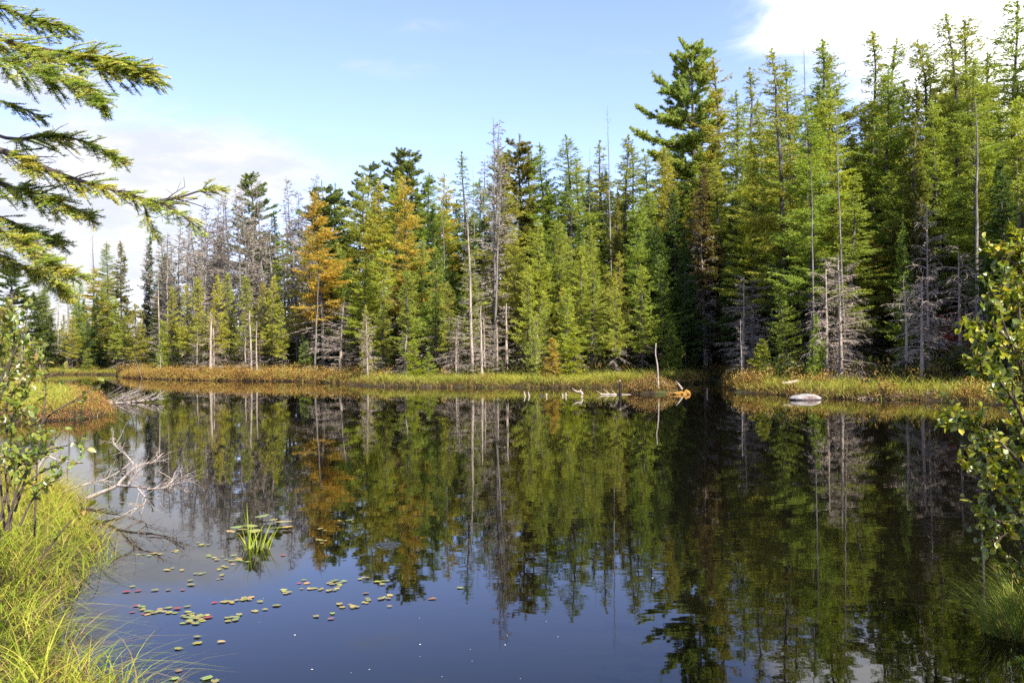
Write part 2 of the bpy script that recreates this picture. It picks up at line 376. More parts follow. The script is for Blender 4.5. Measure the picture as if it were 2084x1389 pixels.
def twigs_on(mb, rng, path, L, twig, gap, wd, hang=.2, mat=0, sub=True):
    n = len(path); s = np.linspace(0, 1, n); k = max(2, int(L / gap)) * 2; su = rng.uniform(.15, 1, k)
    pos = np.stack([np.interp(su, s, path[:, j]) for j in range(3)], 1)
    fw = unit(path[-1] - path[0]); lat = unit(np.cross(fw, (0, 0, 1.0)))
    sd_ = np.where(rng.random(k) < .5, -1, 1)[:, None]; ang = rng.uniform(.35, 1.2, k)[:, None]
    d = unit(fw * np.cos(ang) + lat * sd_ * np.sin(ang) + np.array((0, 0, 1.)) * rng.normal(-hang, .3, k)[:, None])
    ln = twig * (.3 + .7 * (1 - su)) * rng.uniform(.4, 1.2, k) * min(1.2, .45 + L * .5)
    X, Y, Z = frames(d, rng, .2); mb.stamp(DIA, DIAF, pos, X, Y, Z, np.stack((ln, np.full(k, wd), ln), 1), mat)
    if sub:
        r = 3; idx = np.repeat(np.arange(k), r); f = rng.uniform(.25, .95, k * r)
        p2 = pos[idx] + d[idx] * (ln[idx] * f)[:, None]; d2 = unit(d[idx] + rng.normal(0, .6, (k * r, 3)) + np.array((0, 0, -hang)))
        l2 = ln[idx] * .45 * rng.uniform(.4, 1.1, k * r)
        X, Y, Z = frames(d2, rng, .2); mb.stamp(DIA, DIAF, p2, X, Y, Z, np.stack((l2, np.full(k * r, wd * .7), l2), 1), mat)
def limb(mb, path, r0, mat=0):
    mb.tube(path, np.linspace(r0, .0035, len(path)), 3, mat)
VAR = {}
def variant(kind, H, R, parts): VAR.setdefault(kind, []).append((H, R, parts))
def seeded(n): return np.random.default_rng(n)

def mk_larch(kind, seed, H, R, zb, dens, dead=0.0, p=.8, slope=-.08, curl=.18, up=.55, twig=.5, tl=.105, tw=.032, gap=.085, tg=.03, hang=.12, irr=.4, deadmat='grey', stubs=0):
    rng = seeded(seed); tm, cm, dm = MB(), MB(), MB()
    ctr = trunk_tube(tm, rng, H, H * .0062 + .010)
    nb = int((H - zb * H) * dens * 1.45)
    for path, L in branch_set(rng, ctr, H, zb * H, H * .985, R, nb, p, slope, curl, up, irr):
        limb(tm, path, .006 + .011 * L); needles_on(cm, rng, path, L, twig, gap, tg, tl, tw, hang)
    zz = np.linspace(H * .9, H * 1.0, 40); c = ctr(zz); d = rng.normal(0, .5, (40, 3)) + (0, 0, 1)
    leaf = np.column_stack((c, zz)); X, Y, Z = frames(d, rng); cm.stamp(DIA, DIAF, leaf, X, Y, Z, np.full(40, tl))
    parts = [('trunk', tm.mesh(kind + '_trunk', [M['bark']], True)), ('crown', cm.mesh(kind + '_crown', [M['crown']]))]
    if dead or stubs:
        for path, L in branch_set(rng, ctr, H, max(.02 * H, .25), (zb + .12) * H, R * .95, int(dead * zb * H) + stubs, .25, -.22, -.12, .3, .6):
            limb(tm, path, .007 + .008 * L, 1); twigs_on(tm, rng, path, L, .55, .13, .017, mat=1)
        parts[0] = ('trunk', tm.mesh(kind + '_trunk', [M['bark'], M[deadmat]], True))
    variant(kind, H, R, parts)
def mk_dead(kind, seed, H, R, zb, dens, p=.8, slope=-.1, curl=.15, up=.5, twig=.55, gap=.13, wd=.018, hang=.15, mat='brownwood', tmat='grey', irr=.5, top=.008, sub=True, r0=None):
    rng = seeded(seed); tm, cm = MB(), MB()
    ctr = trunk_tube(tm, rng, H, r0 or H * .0058 + .010, top=top)
    for path, L in branch_set(rng, ctr, H, zb * H, H * .985, R, int((H - zb * H) * dens), p, slope, curl, up, irr):
        limb(cm, path, (.016 + .013 * L) if kind == 'dead_spruce' else .006 + .010 * L); twigs_on(cm, rng, path, L, twig, gap, wd, hang, 0, sub)
    if kind == 'snag':
        tm.v += cm.v; tm.f += [f + tm.n for f in cm.f]; tm.m += cm.m; tm.c += cm.c
        variant(kind, H, R, [('trunk', tm.mesh(kind + '_trunk', [M[tmat]], True))]); return
    variant(kind, H, R, [('trunk', tm.mesh(kind + '_trunk', [M[tmat]], True)), ('dead_branches', cm.mesh(kind + '_branches', [M[mat]]))])
def brush(mb, rng, pos, d, n, ln, wd, mat=0):
    k = len(pos)
    if k == 0: return
    pp = np.repeat(pos, n, 0) + rng.normal(0, .02, (k * n, 3)); dd = np.repeat(unit(d), n, 0) * .75 + rng.normal(0, .55, (k * n, 3)) + np.array((0, 0, .35))
    X, Y, Z = frames(dd, rng, .3); l = ln * rng.uniform(.6, 1.2, k * n)
    mb.stamp(DIA, DIAF, pp, X, Y, Z, np.stack((l, np.full(k * n, wd), l), 1), mat)
def pine_limb(tm, cm, rng, path, L, bl=.8, ln=.19, wd=.04, nq=9, s0=.2):
    limb(tm, path, .012 + .016 * L); n = len(path); s = np.linspace(0, 1, n)
    k = max(4, int(L / .085)); su = rng.uniform(s0, 1, k); pos = np.stack([np.interp(su, s, path[:, j]) for j in range(3)], 1)
    fw = unit(path[-1] - path[0]); lat = unit(np.cross(fw, (0, 0, 1.0))); sd_ = np.where(rng.random(k) < .5, -1, 1)[:, None]
    d = unit(fw * rng.uniform(.5, 1, k)[:, None] + lat * sd_ * rng.uniform(.3, .9, k)[:, None] + np.array((0, 0, 1.)) * rng.normal(.28, .2, k)[:, None])
    bln = bl * (1.15 - su * .75) * rng.uniform(.4, 1.1, k)
    for q in range(k): tm.tube(np.array((pos[q], pos[q] + d[q] * bln[q])), (.008, .004), 3)
    m_ = np.maximum(2, (bln / .085).astype(int)); idx = np.repeat(np.arange(k), m_); f = rng.uniform(.2, 1, m_.sum())
    brush(cm, rng, pos[idx] + d[idx] * (bln[idx] * f)[:, None], d[idx], nq, ln, wd)
    brush(cm, rng, path[-2:], np.repeat(fw[None], 2, 0), nq * 2, ln, wd)
def mk_pine(kind, seed, H, R, zb, whorl=.75):
    rng = seeded(seed); tm, cm = MB(), MB(); ctr = trunk_tube(tm, rng, H, H * .012)
    z = zb * H
    while z < H * .97:
        t_ = (z / H - zb) / (1 - zb)
        for _ in range(rng.integers(3, 6)):
            L = R * (min(1, 1.15 * (1 - t_) ** .75) * rng.uniform(.55, 1.05)) + .25; a = rng.uniform(0, 6.28); s = np.linspace(0, 1, 7)
            c = ctr(np.array([z]))[0]; path = np.array((c[0], c[1], z + rng.normal(0, .12))) + np.array((math.cos(a), math.sin(a), 0)) * (L * s)[:, None]
            path[:, 2] += L * (rng.normal(.02 + .4 * t_, .1) * s + .22 * s ** 2); pine_limb(tm, cm, rng, path, L)
        z += whorl * rng.uniform(.7, 1.2)
    brush(cm, rng, np.array([(*ctr(np.array([H]))[0], H - .1 * q) for q in range(6)]), np.array([(0, 0, 1.)] * 6), 10, .17, .032)
    variant(kind, H, R, [('trunk', tm.mesh(kind + '_trunk', [M['bark']], True)), ('crown', cm.mesh(kind + '_crown', [M['crown']]))])

# small, medium and tall larches
for q in range(3): mk_larch('larch', 10 + q, 3.2, .85, .04, 24, 0, p=.75, slope=.05, curl=.12, twig=.36, tl=.085, tw=.026, gap=.065)
for q in range(3): mk_larch('larch', 20 + q, 6.5, 1.15, .22, 17, 12, p=.75, slope=-.05, twig=.42, tl=.095, tw=.029)
for q in range(4): mk_larch('larch', 30 + q, 10.5, 1.45, .27, 15, 11, p=.62)
for q in range(4): mk_larch('larch', 40 + q, 15.5, 1.7, .27, 13, 8, p=.62)
# open-crowned tall larches that let the sky through
for q in range(6): mk_larch('open_larch', 50 + q, 15.5, 1.6, .20 + .02 * q, (9.5, 12, 8, 11, 13, 9)[q], 3, p=(.5, .8, .62, .95, .55, .72)[q], gap=.10, tg=.032, slope=(-.12, -.3, .02, -.2, -.05, -.25)[q], curl=(.22, .3, .1, .2, .3, .15)[q], irr=(.5, .35, .65, .4, .5, .7)[q], twig=.55, tl=.12, tw=.034)
# layered autumn larches with bare lower trunks
for q in range(2): mk_larch('layered_larch', 60 + q, 12.5, 1.75, .30, 7.5, 12, p=.5, gap=.07, tg=.03, slope=-.10, curl=.10, hang=.05, irr=.5, twig=.62, tl=.11, tw=.036)
# firs and spruces
for q in range(2): mk_larch('fir', 70 + q, 3.0, .95, .03, 26, 0, p=.8, slope=-.1, curl=.15, twig=.4, tl=.09, tw=.036, gap=.055, tg=.03, hang=.05)
for q in range(2): mk_larch('fir', 80 + q, 7.5, 1.5, .07, 17, 5, p=.85, slope=-.15, curl=.15, twig=.5, tl=.12, tw=.046, gap=.075, tg=.038)
for q in range(3): mk_larch('fir', 90 + q, 13.5, 1.9, .10, 13, 5, p=.85, slope=-.25, curl=.2, twig=.55, tl=.14, tw=.052, gap=.085, tg=.042)
for q in range(2): mk_larch('spruce', 100 + q, 14, 1.45, .12, 15, 7, p=.8, slope=-.35, curl=.30, twig=.45, tl=.14, tw=.058, gap=.08, tg=.04, hang=.3)
# dead trees
for q in range(4): mk_dead('dead_larch', 110 + q, 15, 1.35, .20, 15, p=.5, irr=.6, gap=.085, wd=.042, tmat='polewood')
for q in range(2): mk_dead('dead_larch', 116 + q, 8.5, 1.1, .08, 13, p=.6, irr=.55)
for q in range(2): mk_dead('snag', 120 + q, 14, .95, .22, 4.2, p=.35, slope=-.05, curl=.3, twig=.45, gap=.22, mat='polewood', tmat='polewood', irr=.8, sub=False, top=.012, r0=.10, wd=.02)
for q in range(6): mk_dead('dead_spruce', 130 + q, 7.0, 2.1, (.05, .12, .08, .04, .18, .1)[q], (13, 11, 15, 12, 10, 13)[q], p=(.42, .3, .6, .35, .25, .5)[q], slope=(-.05, .12, -.2, 0, .05, -.12)[q], curl=(-.42, -.3, -.2, -.55, -.35, .1)[q], up=.5, twig=(.8, .7, .6, .95, .8, .7)[q], gap=(.12, .16, .11, .13, .17, .13)[q], irr=.6, wd=.02, hang=.45, mat='grey', r0=.11)
mk_dead('dead_sapling', 140, 3.2, .9, .05, 11, p=.7, slope=-.2, curl=-.1, twig=.45, gap=.12, wd=.013, mat='grey', r0=.035)
mk_dead('dead_sapling', 141, 3.2, .8, .08, 9, p=.7, slope=-.25, curl=-.05, twig=.45, gap=.14, wd=.013, mat='grey', r0=.035)
for q in range(2): mk_pine('pine', 150 + q, 18, 3.0, .42, .55)

BOX = {'larch': ('larch_tree', 'larch'), 'open_larch': ('larch_tree', 'larch'), 'layered_larch': ('larch_tree', 'larch'), 'fir': ('fir_tree', 'fir'),
       'spruce': ('spruce_tree', 'spruce'), 'dead_larch': ('dead_larch_tree', 'dead tree'), 'snag': ('tree_snag', 'snag'), 'dead_spruce': ('dead_spruce_tree', 'dead tree'),
       'dead_sapling': ('dead_sapling', 'dead tree'), 'pine': ('pine_tree', 'pine')}
GROUP = {'larch': 'larches of the far bank', 'open_larch': 'larches of the far bank', 'layered_larch': 'larches of the far bank', 'fir': 'firs of the far bank',
         'spruce': 'spruces of the far bank', 'dead_larch': 'dead trees of the far bank', 'snag': 'dead trees of the far bank',
         'dead_spruce': 'dead trees of the far bank', 'dead_sapling': 'dead trees of the far bank', 'pine': 'pines of the far bank'}
C = {'yg': (.37, .40, .070), 'g': (.275, .335, .066), 'og': (.335, .345, .072), 'bg': (.265, .315, .07), 'o': (.48, .37, .078), 'y': (.42, .40, .075),
     'd': (.085, .125, .036), 'sp': (.19, .19, .045), 'p': (.17, .215, .065), 'br': (.16, .14, .06), 'bright': (.31, .37, .035)}
WIDE = 1.4
TR = random.Random(5); USED = []
def place(kind, x, y, H, R, col, label, group=None, lean=(0, 0), rot=None, z=None):
    vs_ = VAR[kind]; vs_ = sorted(vs_, key=lambda v: abs(math.log(v[0] / H)))
    near = [v for v in vs_ if abs(math.log(v[0] / vs_[0][0])) < .06]; v = TR.choice(near)
    z = float(ground_z([(x, y)])[0]) if z is None else z
    nm, cat = BOX[kind]
    r = empty(nm, (x, y, z), label, cat, group or GROUP[kind])
    r.rotation_euler = (TR.gauss(0, .014), TR.gauss(0, .014), TR.uniform(0, 6.28) if rot is None else rot)
    sz = H / v[0]; sx = R / v[1]; r.scale = (sx, sx, sz)
    for pn, me in v[2]:
        c = link(pn, me, r)
        if pn == 'crown': c.color = (*col, 1)
    USED.append((x, y)); return r
def vary(c, k=.14):
    f = TR.uniform(1 - k, 1 + k); h = TR.uniform(-.1, .1); return (c[0] * f * (1 + h), c[1] * f, c[2] * f)
def tree(kind, xt, yt, Y, wpx, ck, label, **kw):
    """a tree whose top is seen at photo pixel (xt, yt), standing at depth Y, crown wpx photo pixels wide"""
    tp = P(xt, yt, Y); g = float(ground_z([(tp[0], Y)])[0]); H = tp[2] - g
    k = {'larch': .165, 'open_larch': .17, 'layered_larch': .16, 'fir': .125, 'spruce': .10, 'pine': .2, 'dead_larch': .11}.get(kind, 0) * H
    return place(kind, tp[0], Y, H, max(.35, k, wpx * .5 * WIDE * Y / FPX), vary(C[ck], .06), label, z=g, **kw)

# ---------------------------------------------------------------- the trees one can tell apart
SHD = [(-400, 105), (100, 95), (232, 92), (242, 80), (300, 72), (400, 66), (500, 63), (600, 60), (700, 55.6), (800, 49), (900, 47.5), (1000, 46.7), (1200, 45), (1300, 46.3), (1400, 48),
       (1440, 52), (1500, 39.5), (1600, 35.7), (1700, 32.9), (1850, 31.6), (2000, 28.5), (2084, 26), (2400, 22)]
def sdep(px): return float(np.interp(px, [a for a, _ in SHD], [b for _, b in SHD]))
TREES = [
    # far bank, around the far corner of the pond        kind, top x, top y, metres behind the shore, crown width px, colour, label
    ('snag', 190, 478, 14, 34, 'd', 'bare grey snag rising above the small orange larch at the far corner'),
    ('snag', 139, 508, 18, 36, 'd', 'dead grey treetop beside the fir bough, farthest left on the skyline'),
    ('layered_larch', 184, 545, 10, 62, 'o', 'small orange larch at the far corner of the pond'),
    ('larch', 217, 493, 12, 48, 'g', 'slim green larch just right of the far orange larch'),
    ('fir', 250, 492, 15, 66, 'sp', 'broad yellowish fir with upswept boughs on the far skyline'),
    ('spruce', 304, 480, 24, 34, 'd', 'very thin dark spruce spire in a gap of sky'),
    ('dead_larch', 291, 482, 22, 40, 'd', 'thin dead tree left of the dark spruce spire'),
    ('fir', 197, 603, 5, 46, 'd', 'dark fir standing under the far orange larch'),
    ('larch', 236, 605, 6, 42, 'yg', 'pale yellow-green larch beside the dark fir at the far corner'),
    ('larch', 204, 632, 5, 26, 'yg', 'thin pale young larch in front of the dark far fir'),
    ('larch', 146, 640, 5, 40, 'y', 'yellowish larch left of the dark fir at the far corner'),
    ('larch', 164, 618, 8, 46, 'g', 'green larch under the left edge of the far orange larch'),
    ('larch', 277, 618, 7, 56, 'og', 'olive larch with drooping twigs above the bend in the grassy bank'),
    ('larch', 254, 640, 5, 40, 'og', 'olive larch between the pale young larch and the bend of the bank'),
    ('fir', 70, 596, 10, 70, 'd', 'dark fir behind the left shrub leaves'),
    ('fir', 100, 640, 7, 56, 'd', 'shaded green fir over the far left grass'),
    ('pine', 25, 540, 20, 110, 'p', 'dark pine half hidden behind the lowest fir bough'),
    ('dead_larch', 116, 560, 9, 50, 'd', 'grey dead tree nearest the lowest fir bough'),
    ('dead_larch', 137, 585, 7, 46, 'd', 'shorter grey dead tree left of the far yellowish larch'),
    ('larch', 178, 708, 3.5, 30, 'g', 'low green young larch at the foot of the dark far fir'),
    ('snag', 272, 722, -2, 10, 'd', 'thin leaning dead stick on the orange point of the bank'),
    # the grey dead stand and the young larches below it
    ('dead_larch', 336, 470, 20, 58, 'd', 'bushy dead larch at the left end of the grey dead stand'),
    ('dead_larch', 361, 436, 22, 46, 'd', 'dead larch under the tip of the longest fir branch'),
    ('dead_larch', 381, 424, 20, 40, 'd', 'second dead larch under the tip of the longest fir branch'),
    ('dead_larch', 398, 420, 24, 40, 'd', 'dead larch trunk touching the tip of the fir branch'),
    ('dead_larch', 413, 410, 19, 46, 'd', 'straight dead larch just right of the fir branch tip'),
    ('dead_larch', 431, 402, 24, 42, 'd', 'dead larch second right of the fir branch tip'),
    ('dead_larch', 446, 398, 18, 48, 'd', 'pale dead larch in the middle of the grey stand'),
    ('dead_larch', 468, 388, 21, 52, 'd', 'dead larch left of the ragged pine in the grey stand'),
    ('dead_larch', 490, 382, 17, 46, 'd', 'dead larch just left of the ragged pine crown'),
    ('dead_larch', 499, 376, 19, 40, 'd', 'dead larch crossing the crown of the ragged pine'),
    ('dead_larch', 541, 357, 13, 46, 'd', 'tallest thin dead larch, right of the ragged pine top'),
    ('pine', 524, 354, 34, 96, 'p', 'ragged pine rising behind the grey dead stand'),
    ('dead_larch', 593, 358, 22, 58, 'd', 'feathery dead larch alone against the white cloud'),
    ('dead_larch', 632, 350, 24, 58, 'd', 'feathery dead larch left of the big golden larch top'),
    ('dead_larch', 612, 386, 26, 44, 'd', 'shorter dead larch between the two feathery ones'),
    ('fir', 350, 560, 27, 90, 'd', 'dark fir filling the foot of the dead stand'),
    ('fir', 330, 520, 27, 70, 'd', 'dark fir behind the left end of the dead stand'),
    ('fir', 450, 480, 27, 84, 'd', 'dark fir behind the middle of the dead stand'),
    ('fir', 520, 470, 27, 84, 'd', 'dark fir behind the right end of the dead stand'),
    ('fir', 556, 430, 27, 76, 'd', 'dark fir right of the tallest thin dead larch'),
    ('larch', 333, 655, 6, 34, 'yg', 'small yellow-green larch leftmost below the dead stand'),
    ('larch', 352, 582, 7, 44, 'yg', 'yellow-green larch with a grey leader below the dead stand'),
    ('larch', 381, 578, 6, 46, 'yg', 'bright yellow-green larch, first of the tall pair below the dead stand'),
    ('larch', 408, 565, 6.5, 60, 'yg', 'bright yellow-green larch, fuller of the tall pair below the dead stand'),
    ('larch', 440, 560, 6, 34, 'y', 'thin golden-tinged larch between the full pair and the olive pair'),
    ('larch', 469, 556, 8, 52, 'og', 'olive-gold larch left of the broad olive one'),
    ('larch', 504, 563, 7, 66, 'og', 'broad olive larch below the ragged pine'),
    ('larch', 535, 575, 8, 44, 'og', 'slim olive larch right of the broad olive one'),
    ('larch', 553, 560, 6, 52, 'yg', 'loose yellow-green larch over grey dead twigs beside the golden larch'),
    ('larch', 574, 612, 5, 36, 'yg', 'short thin larch at the left foot of the golden larch'),
    ('layered_larch', 578, 488, 13, 84, 'g', 'green larch with yellow branch tips left of the golden larch'),
    ('dead_sapling', 326, 716, 4, 30, 'd', 'small bleached dead sapling on the orange bank below the dead stand'),
    ('dead_larch', 400, 668, 5, 44, 'd', 'grey twiggy dead tree at the foot of the yellow-green pair'),
    ('dead_larch', 500, 672, 5.5, 52, 'd', 'grey twiggy dead tree at the foot of the broad olive larch'),
    # the golden larches
    ('layered_larch', 655, 392, 7, 104, 'o', 'big golden larch in bare-trunked tiers, the widest autumn tree'),
    ('layered_larch', 628, 470, 9, 84, 'y', 'yellow larch leaning against the left side of the big golden one'),
    ('snag', 646, 560, 4.5, 30, 'd', 'pale straight trunk under the big golden larch'),
    ('pine', 650, 372, 24, 66, 'p', 'small tufted pine top behind the big golden larch'),
    ('pine', 678, 374, 26, 58, 'p', 'small tufted pine top right of the big golden larch'),
    ('open_larch', 717, 358, 16, 66, 'og', 'sparse olive larch between the golden larch and the flat-topped pines'),
    ('larch', 765, 366, 14, 58, 'y', 'yellowing larch below the left flat-topped pine'),
    ('larch', 803, 346, 17, 56, 'yg', 'yellow-green larch below the middle of the flat-topped pines'),
    ('layered_larch', 828, 360, 9, 66, 'o', 'narrow orange larch with bright lower tiers near the centre left'),
    ('pine', 800, 308, 27, 120, 'p', 'flat-topped dark pine above the yellow larches'),
    ('pine', 840, 304, 28, 96, 'p', 'pine with a spiky leader right of the flat-topped one'),
    ('pine', 738, 334, 30, 80, 'p', 'leaning pine top at the left end of the dark pine group'),
    ('larch', 868, 350, 19, 56, 'g', 'green larch right of the spiky pine'),
    ('layered_larch', 897, 356, 21, 52, 'y', 'pale golden treetop before the gap right of the pines'),
    ('fir', 880, 420, 16, 90, 'd', 'dark fir right of the narrow orange larch'),
    ('layered_larch', 736, 520, 8, 76, 'yg', 'tiered yellow-green larch right of the big golden larch'),
    ('larch', 780, 570, 6.5, 66, 'og', 'dense olive larch left under the narrow orange larch'),
    ('larch', 826, 548, 6, 64, 'g', 'dense green larch right under the narrow orange larch'),
    ('larch', 858, 484, 8, 60, 'g', 'light green larch at the right side of the narrow orange larch'),
    ('larch', 884, 502, 7, 56, 'g', 'light green larch beside the big half-dead grey tree'),
    ('larch', 755, 452, 13, 70, 'og', 'olive larch behind the tiered yellow-green one'),
    ('dead_spruce', 743, 640, 1.5, 50, 'd', 'small dead tree with drooping pale twigs standing out on the grass'),
    ('larch', 742, 622, 2.2, 34, 'og', 'little olive treetop over the small drooping dead tree'),
    ('larch', 840, 690, 3.2, 46, 'bright', 'bright lime little larch on the edge of the grass'),
    ('larch', 872, 716, 3.6, 36, 'yg', 'short yellow-green larch right of the lime one'),
    ('dead_spruce', 690, 610, 5, 84, 'd', 'grey dead tangle under the right side of the golden larch'),
    # the centre
    ('dead_larch', 951, 398, 5, 84, 'd', 'big half-dead grey tree with a full-length thin trunk near the centre'),
    ('snag', 907, 425, 18, 32, 'd', 'pale dead pole before the dark firs left of the half-dead tree'),
    ('snag', 965, 334, 20, 22, 'd', 'black dead pole left of the tallest double snag'),
    ('open_larch', 940, 312, 22, 54, 'bg', 'thin bluish larch top left of the black dead pole'),
    ('snag', 998, 240, 9, 48, 'd', 'tallest twiggy snag above the centre of the far bank'),
    ('snag', 1019, 300, 8.5, 34, 'd', 'crooked snag leaning beside the tallest twiggy one'),
    ('dead_larch', 1000, 246, 9.3, 44, 'd', 'fine grey dead crown wrapped round the tallest snag'),
    ('pine', 1056, 274, 20, 74, 'sp', 'brown-coned pine top right of the tallest snag'),
    ('larch', 1036, 300, 16, 64, 'og', 'olive larch close behind the crooked snag'),
    ('open_larch', 1086, 302, 24, 46, 'bg', 'thin larch top between the brown-coned pine and the column larch'),
    ('larch', 1120, 288, 18, 60, 'g', 'column-like green larch with a dark lower stem near the centre'),
    ('fir', 1112, 400, 22, 60, 'd', 'dark fir column below the column-like larch'),
    ('open_larch', 1162, 278, 18, 58, 'bg', 'pointed larch on a long bare trunk right of the column-like one'),
    ('snag', 1191, 300, 22, 16, 'd', 'needle-thin dead pole between two pointed larches'),
    ('larch', 1096, 446, 9, 60, 'yg', 'pointed yellow-green larch in the middle tier near the centre'),
    ('larch', 1136, 452, 10, 60, 'g', 'green larch right of the pointed yellow-green one'),
    ('larch', 1050, 470, 10, 60, 'og', 'olive larch right of the crooked snag in the middle tier'),
    ('larch', 1072, 540, 6.5, 56, 'yg', 'loose yellow-green larch in front of the olive middle tier'),
    ('larch', 1110, 592, 5, 34, 'yg', 'narrow pale larch above the little orange larch'),
    ('larch', 1150, 586, 4.5, 62, 'yg', 'full yellow-green larch above the right of the little orange larch'),
    ('larch', 1086, 648, 4, 40, 'og', 'slim short larch left of the little orange larch'),
    ('larch', 1124, 688, 2.2, 50, 'o', 'little orange larch at the edge of the grass'),
    ('larch', 1168, 676, 2.8, 60, 'bright', 'short lime larch right of the little orange one'),
    ('larch', 912, 575, 6, 56, 'og', 'olive larch left of the half-dead grey tree foot'),
    ('dead_larch', 1090, 640, 7, 90, 'd', 'dark grey twiggy thicket behind the slim short larch'),
    ('dead_spruce', 985, 640, 6, 90, 'd', 'grey dead tangle at the foot of the tallest snag'),
    ('dead_spruce', 930, 650, 5.5, 84, 'd', 'grey dead tangle left of the half-dead tree foot'),
    ('larch', 985, 520, 10, 64, 'og', 'olive larch between the half-dead tree and the tallest snag'),
    # right of centre
    ('open_larch', 1215, 286, 22, 52, 'bg', 'bluish larch left of the long bare dead mast'),
    ('snag', 1240, 213, 14, 26, 'd', 'long bare dead mast standing high above the trees'),
    ('open_larch', 1263, 276, 20, 54, 'bg', 'pointed larch just right of the bare dead mast'),
    ('open_larch', 1284, 298, 22, 44, 'bg', 'small larch top left of the big pine boughs'),
    ('spruce', 1206, 350, 26, 24, 'd', 'tiny dark spruce spire in a gap left of the bare mast'),
    ('larch', 1310, 318, 18, 62, 'g', 'green larch under the lowest left boughs of the big pine'),
    ('larch', 1348, 300, 17, 64, 'og', 'olive larch right under the left boughs of the big pine'),
    ('larch', 1195, 456, 11, 62, 'g', 'green larch in the middle tier below the tiny dark spire'),
    ('spruce', 1260, 384, 11, 50, 'sp', 'brown-coned spruce in the middle tier below the bare mast'),
    ('larch', 1296, 412, 9, 60, 'g', 'bright green conical larch right of the brown-coned spruce'),
    ('larch', 1256, 515, 7, 58, 'og', 'olive larch below the brown-coned spruce'),
    ('larch', 1304, 540, 5, 74, 'yg', 'front larch with long hooked branches left of the white stick'),
    ('larch', 1250, 572, 4.5, 52, 'yg', 'thin yellow-tipped larch above the black post'),
    ('larch', 1210, 560, 8, 60, 'g', 'green larch left of the thin yellow-tipped one'),
    ('larch', 1330, 385, 13, 90, 'g', 'green larch under the lower left boughs of the big pine'),
    ('larch', 1362, 330, 14, 90, 'og', 'olive larch hiding the lower trunk of the big pine on the left'),
    ('larch', 1425, 300, 16, 96, 'g', 'green larch hiding the lower trunk of the big pine on the right'),
    ('larch', 1345, 520, 7, 84, 'g', 'shaded green larch between the hooked larch and the dying tree'),
    ('larch', 1470, 330, 11, 100, 'og', 'olive larch between the dying tree and the bent bare trunk'),
    ('fir', 1375, 400, 12, 84, 'd', 'dark fir below the big pine, left of the brown dying tree'),
    ('fir', 1340, 450, 10, 76, 'd', 'dark fir behind the larch with hooked branches'),
    ('fir', 1392, 470, 6, 80, 'd', 'dark fir directly left of the brown dying tree trunk'),
    ('fir', 1366, 655, 4, 52, 'g', 'small shaded green fir behind the white stick'),
    ('dead_spruce', 1432, 470, 4.6, 104, 'd', 'big brown dying tree with hanging dead boughs by the inlet'),
    ('spruce', 1430, 330, 5, 84, 'br', 'brown thinning crown of the dying tree by the inlet'),
    ('dead_larch', 1442, 380, 5.4, 96, 'd', 'grey branches behind the brown dying tree'),
    # the right bank
    ('open_larch', 1463, 122, 20, 66, 'og', 'sparse larch right of the big pine top'),
    ('open_larch', 1521, 140, 22, 60, 'bg', 'small pointed larch top between the sparse larch and the curved trunk'),
    ('open_larch', 1573, 96, 9, 56, 'og', 'tall larch with a bent bare trunk and spike top'),
    ('larch', 1490, 190, 18, 76, 'g', 'green larch filling the space right of the big pine'),
    ('larch', 1527, 280, 11, 84, 'yg', 'larch with yellow tips left of the bent bare trunk'),
    ('snag', 1634, 46, 12, 34, 'd', 'dead spike above the right bank, tallest left of the bright cloud'),
    ('open_larch', 1652, 78, 14, 56, 'bg', 'sparse larch just right of the tall dead spike'),
    ('larch', 1612, 128, 13, 74, 'g', 'leafy green larch left of the tall dead spike'),
    ('larch', 1642, 200, 7, 98, 'g', 'big feathery green larch in front of the tall dead spike'),
    ('open_larch', 1712, 98, 17, 50, 'bg', 'thin larch top between the dead spike and the broad pointed larch'),
    ('snag', 1692, 156, 6, 30, 'd', 'light grey leaning dead trunk with stubs on the right bank'),
    ('larch', 1702, 190, 10, 88, 'yg', 'yellow-green larch behind the light grey leaning trunk'),
    ('open_larch', 1763, 66, 16, 72, 'bg', 'broad pointed larch on a dark bare trunk under the cloud'),
    ('larch', 1792, 142, 14, 52, 'g', 'green larch tucked right of the dark bare trunk'),
    ('open_larch', 1818, 82, 18, 68, 'bg', 'pointed larch behind the top of the dark spruce'),
    ('spruce', 1845, 180, 9, 100, 'sp', 'dense dark spruce with brown tips on the right bank'),
    ('open_larch', 1870, 112, 18, 46, 'bg', 'thin larch right of the dense dark spruce top'),
    ('open_larch', 1900, 72, 16, 62, 'bg', 'jagged larch between the spruce and the tall pair at the right'),
    ('open_larch', 1952, 30, 14, 70, 'bg', 'tall dark-stemmed larch, left one of the tall pair at the right'),
    ('open_larch', 1996, 40, 17, 44, 'bg', 'thin larch top between the tall pair at the right'),
    ('larch', 1986, 120, 9, 74, 'g', 'feathery green larch in front of the tall pair at the right'),
    ('open_larch', 2050, 5, 14, 76, 'bg', 'tallest larch at the right edge, right one of the tall pair'),
    ('open_larch', 2088, 60, 13, 70, 'bg', 'larch cut by the right edge beside the tallest one'),
    ('larch', 2072, 200, 9, 84, 'yg', 'yellow-green larch at the right edge under the tallest one'),
    ('larch', 1915, 200, 11, 74, 'g', 'green larch between the dense spruce and the pale trunk'),
    ('snag', 1974, 200, 6.5, 60, 'd', 'pale trunk with long crooked dead branches at the right'),
    ('snag', 2074, 320, 7, 30, 'd', 'pale bare trunk at the right edge behind the alder'),
    ('layered_larch', 1772, 480, 10, 56, 'o', 'thin orange-leaved tree deep in the right bank shade'),
    ('fir', 1836, 455, 7, 66, 'g', 'bluish green young fir left of the broken dead trunk'),
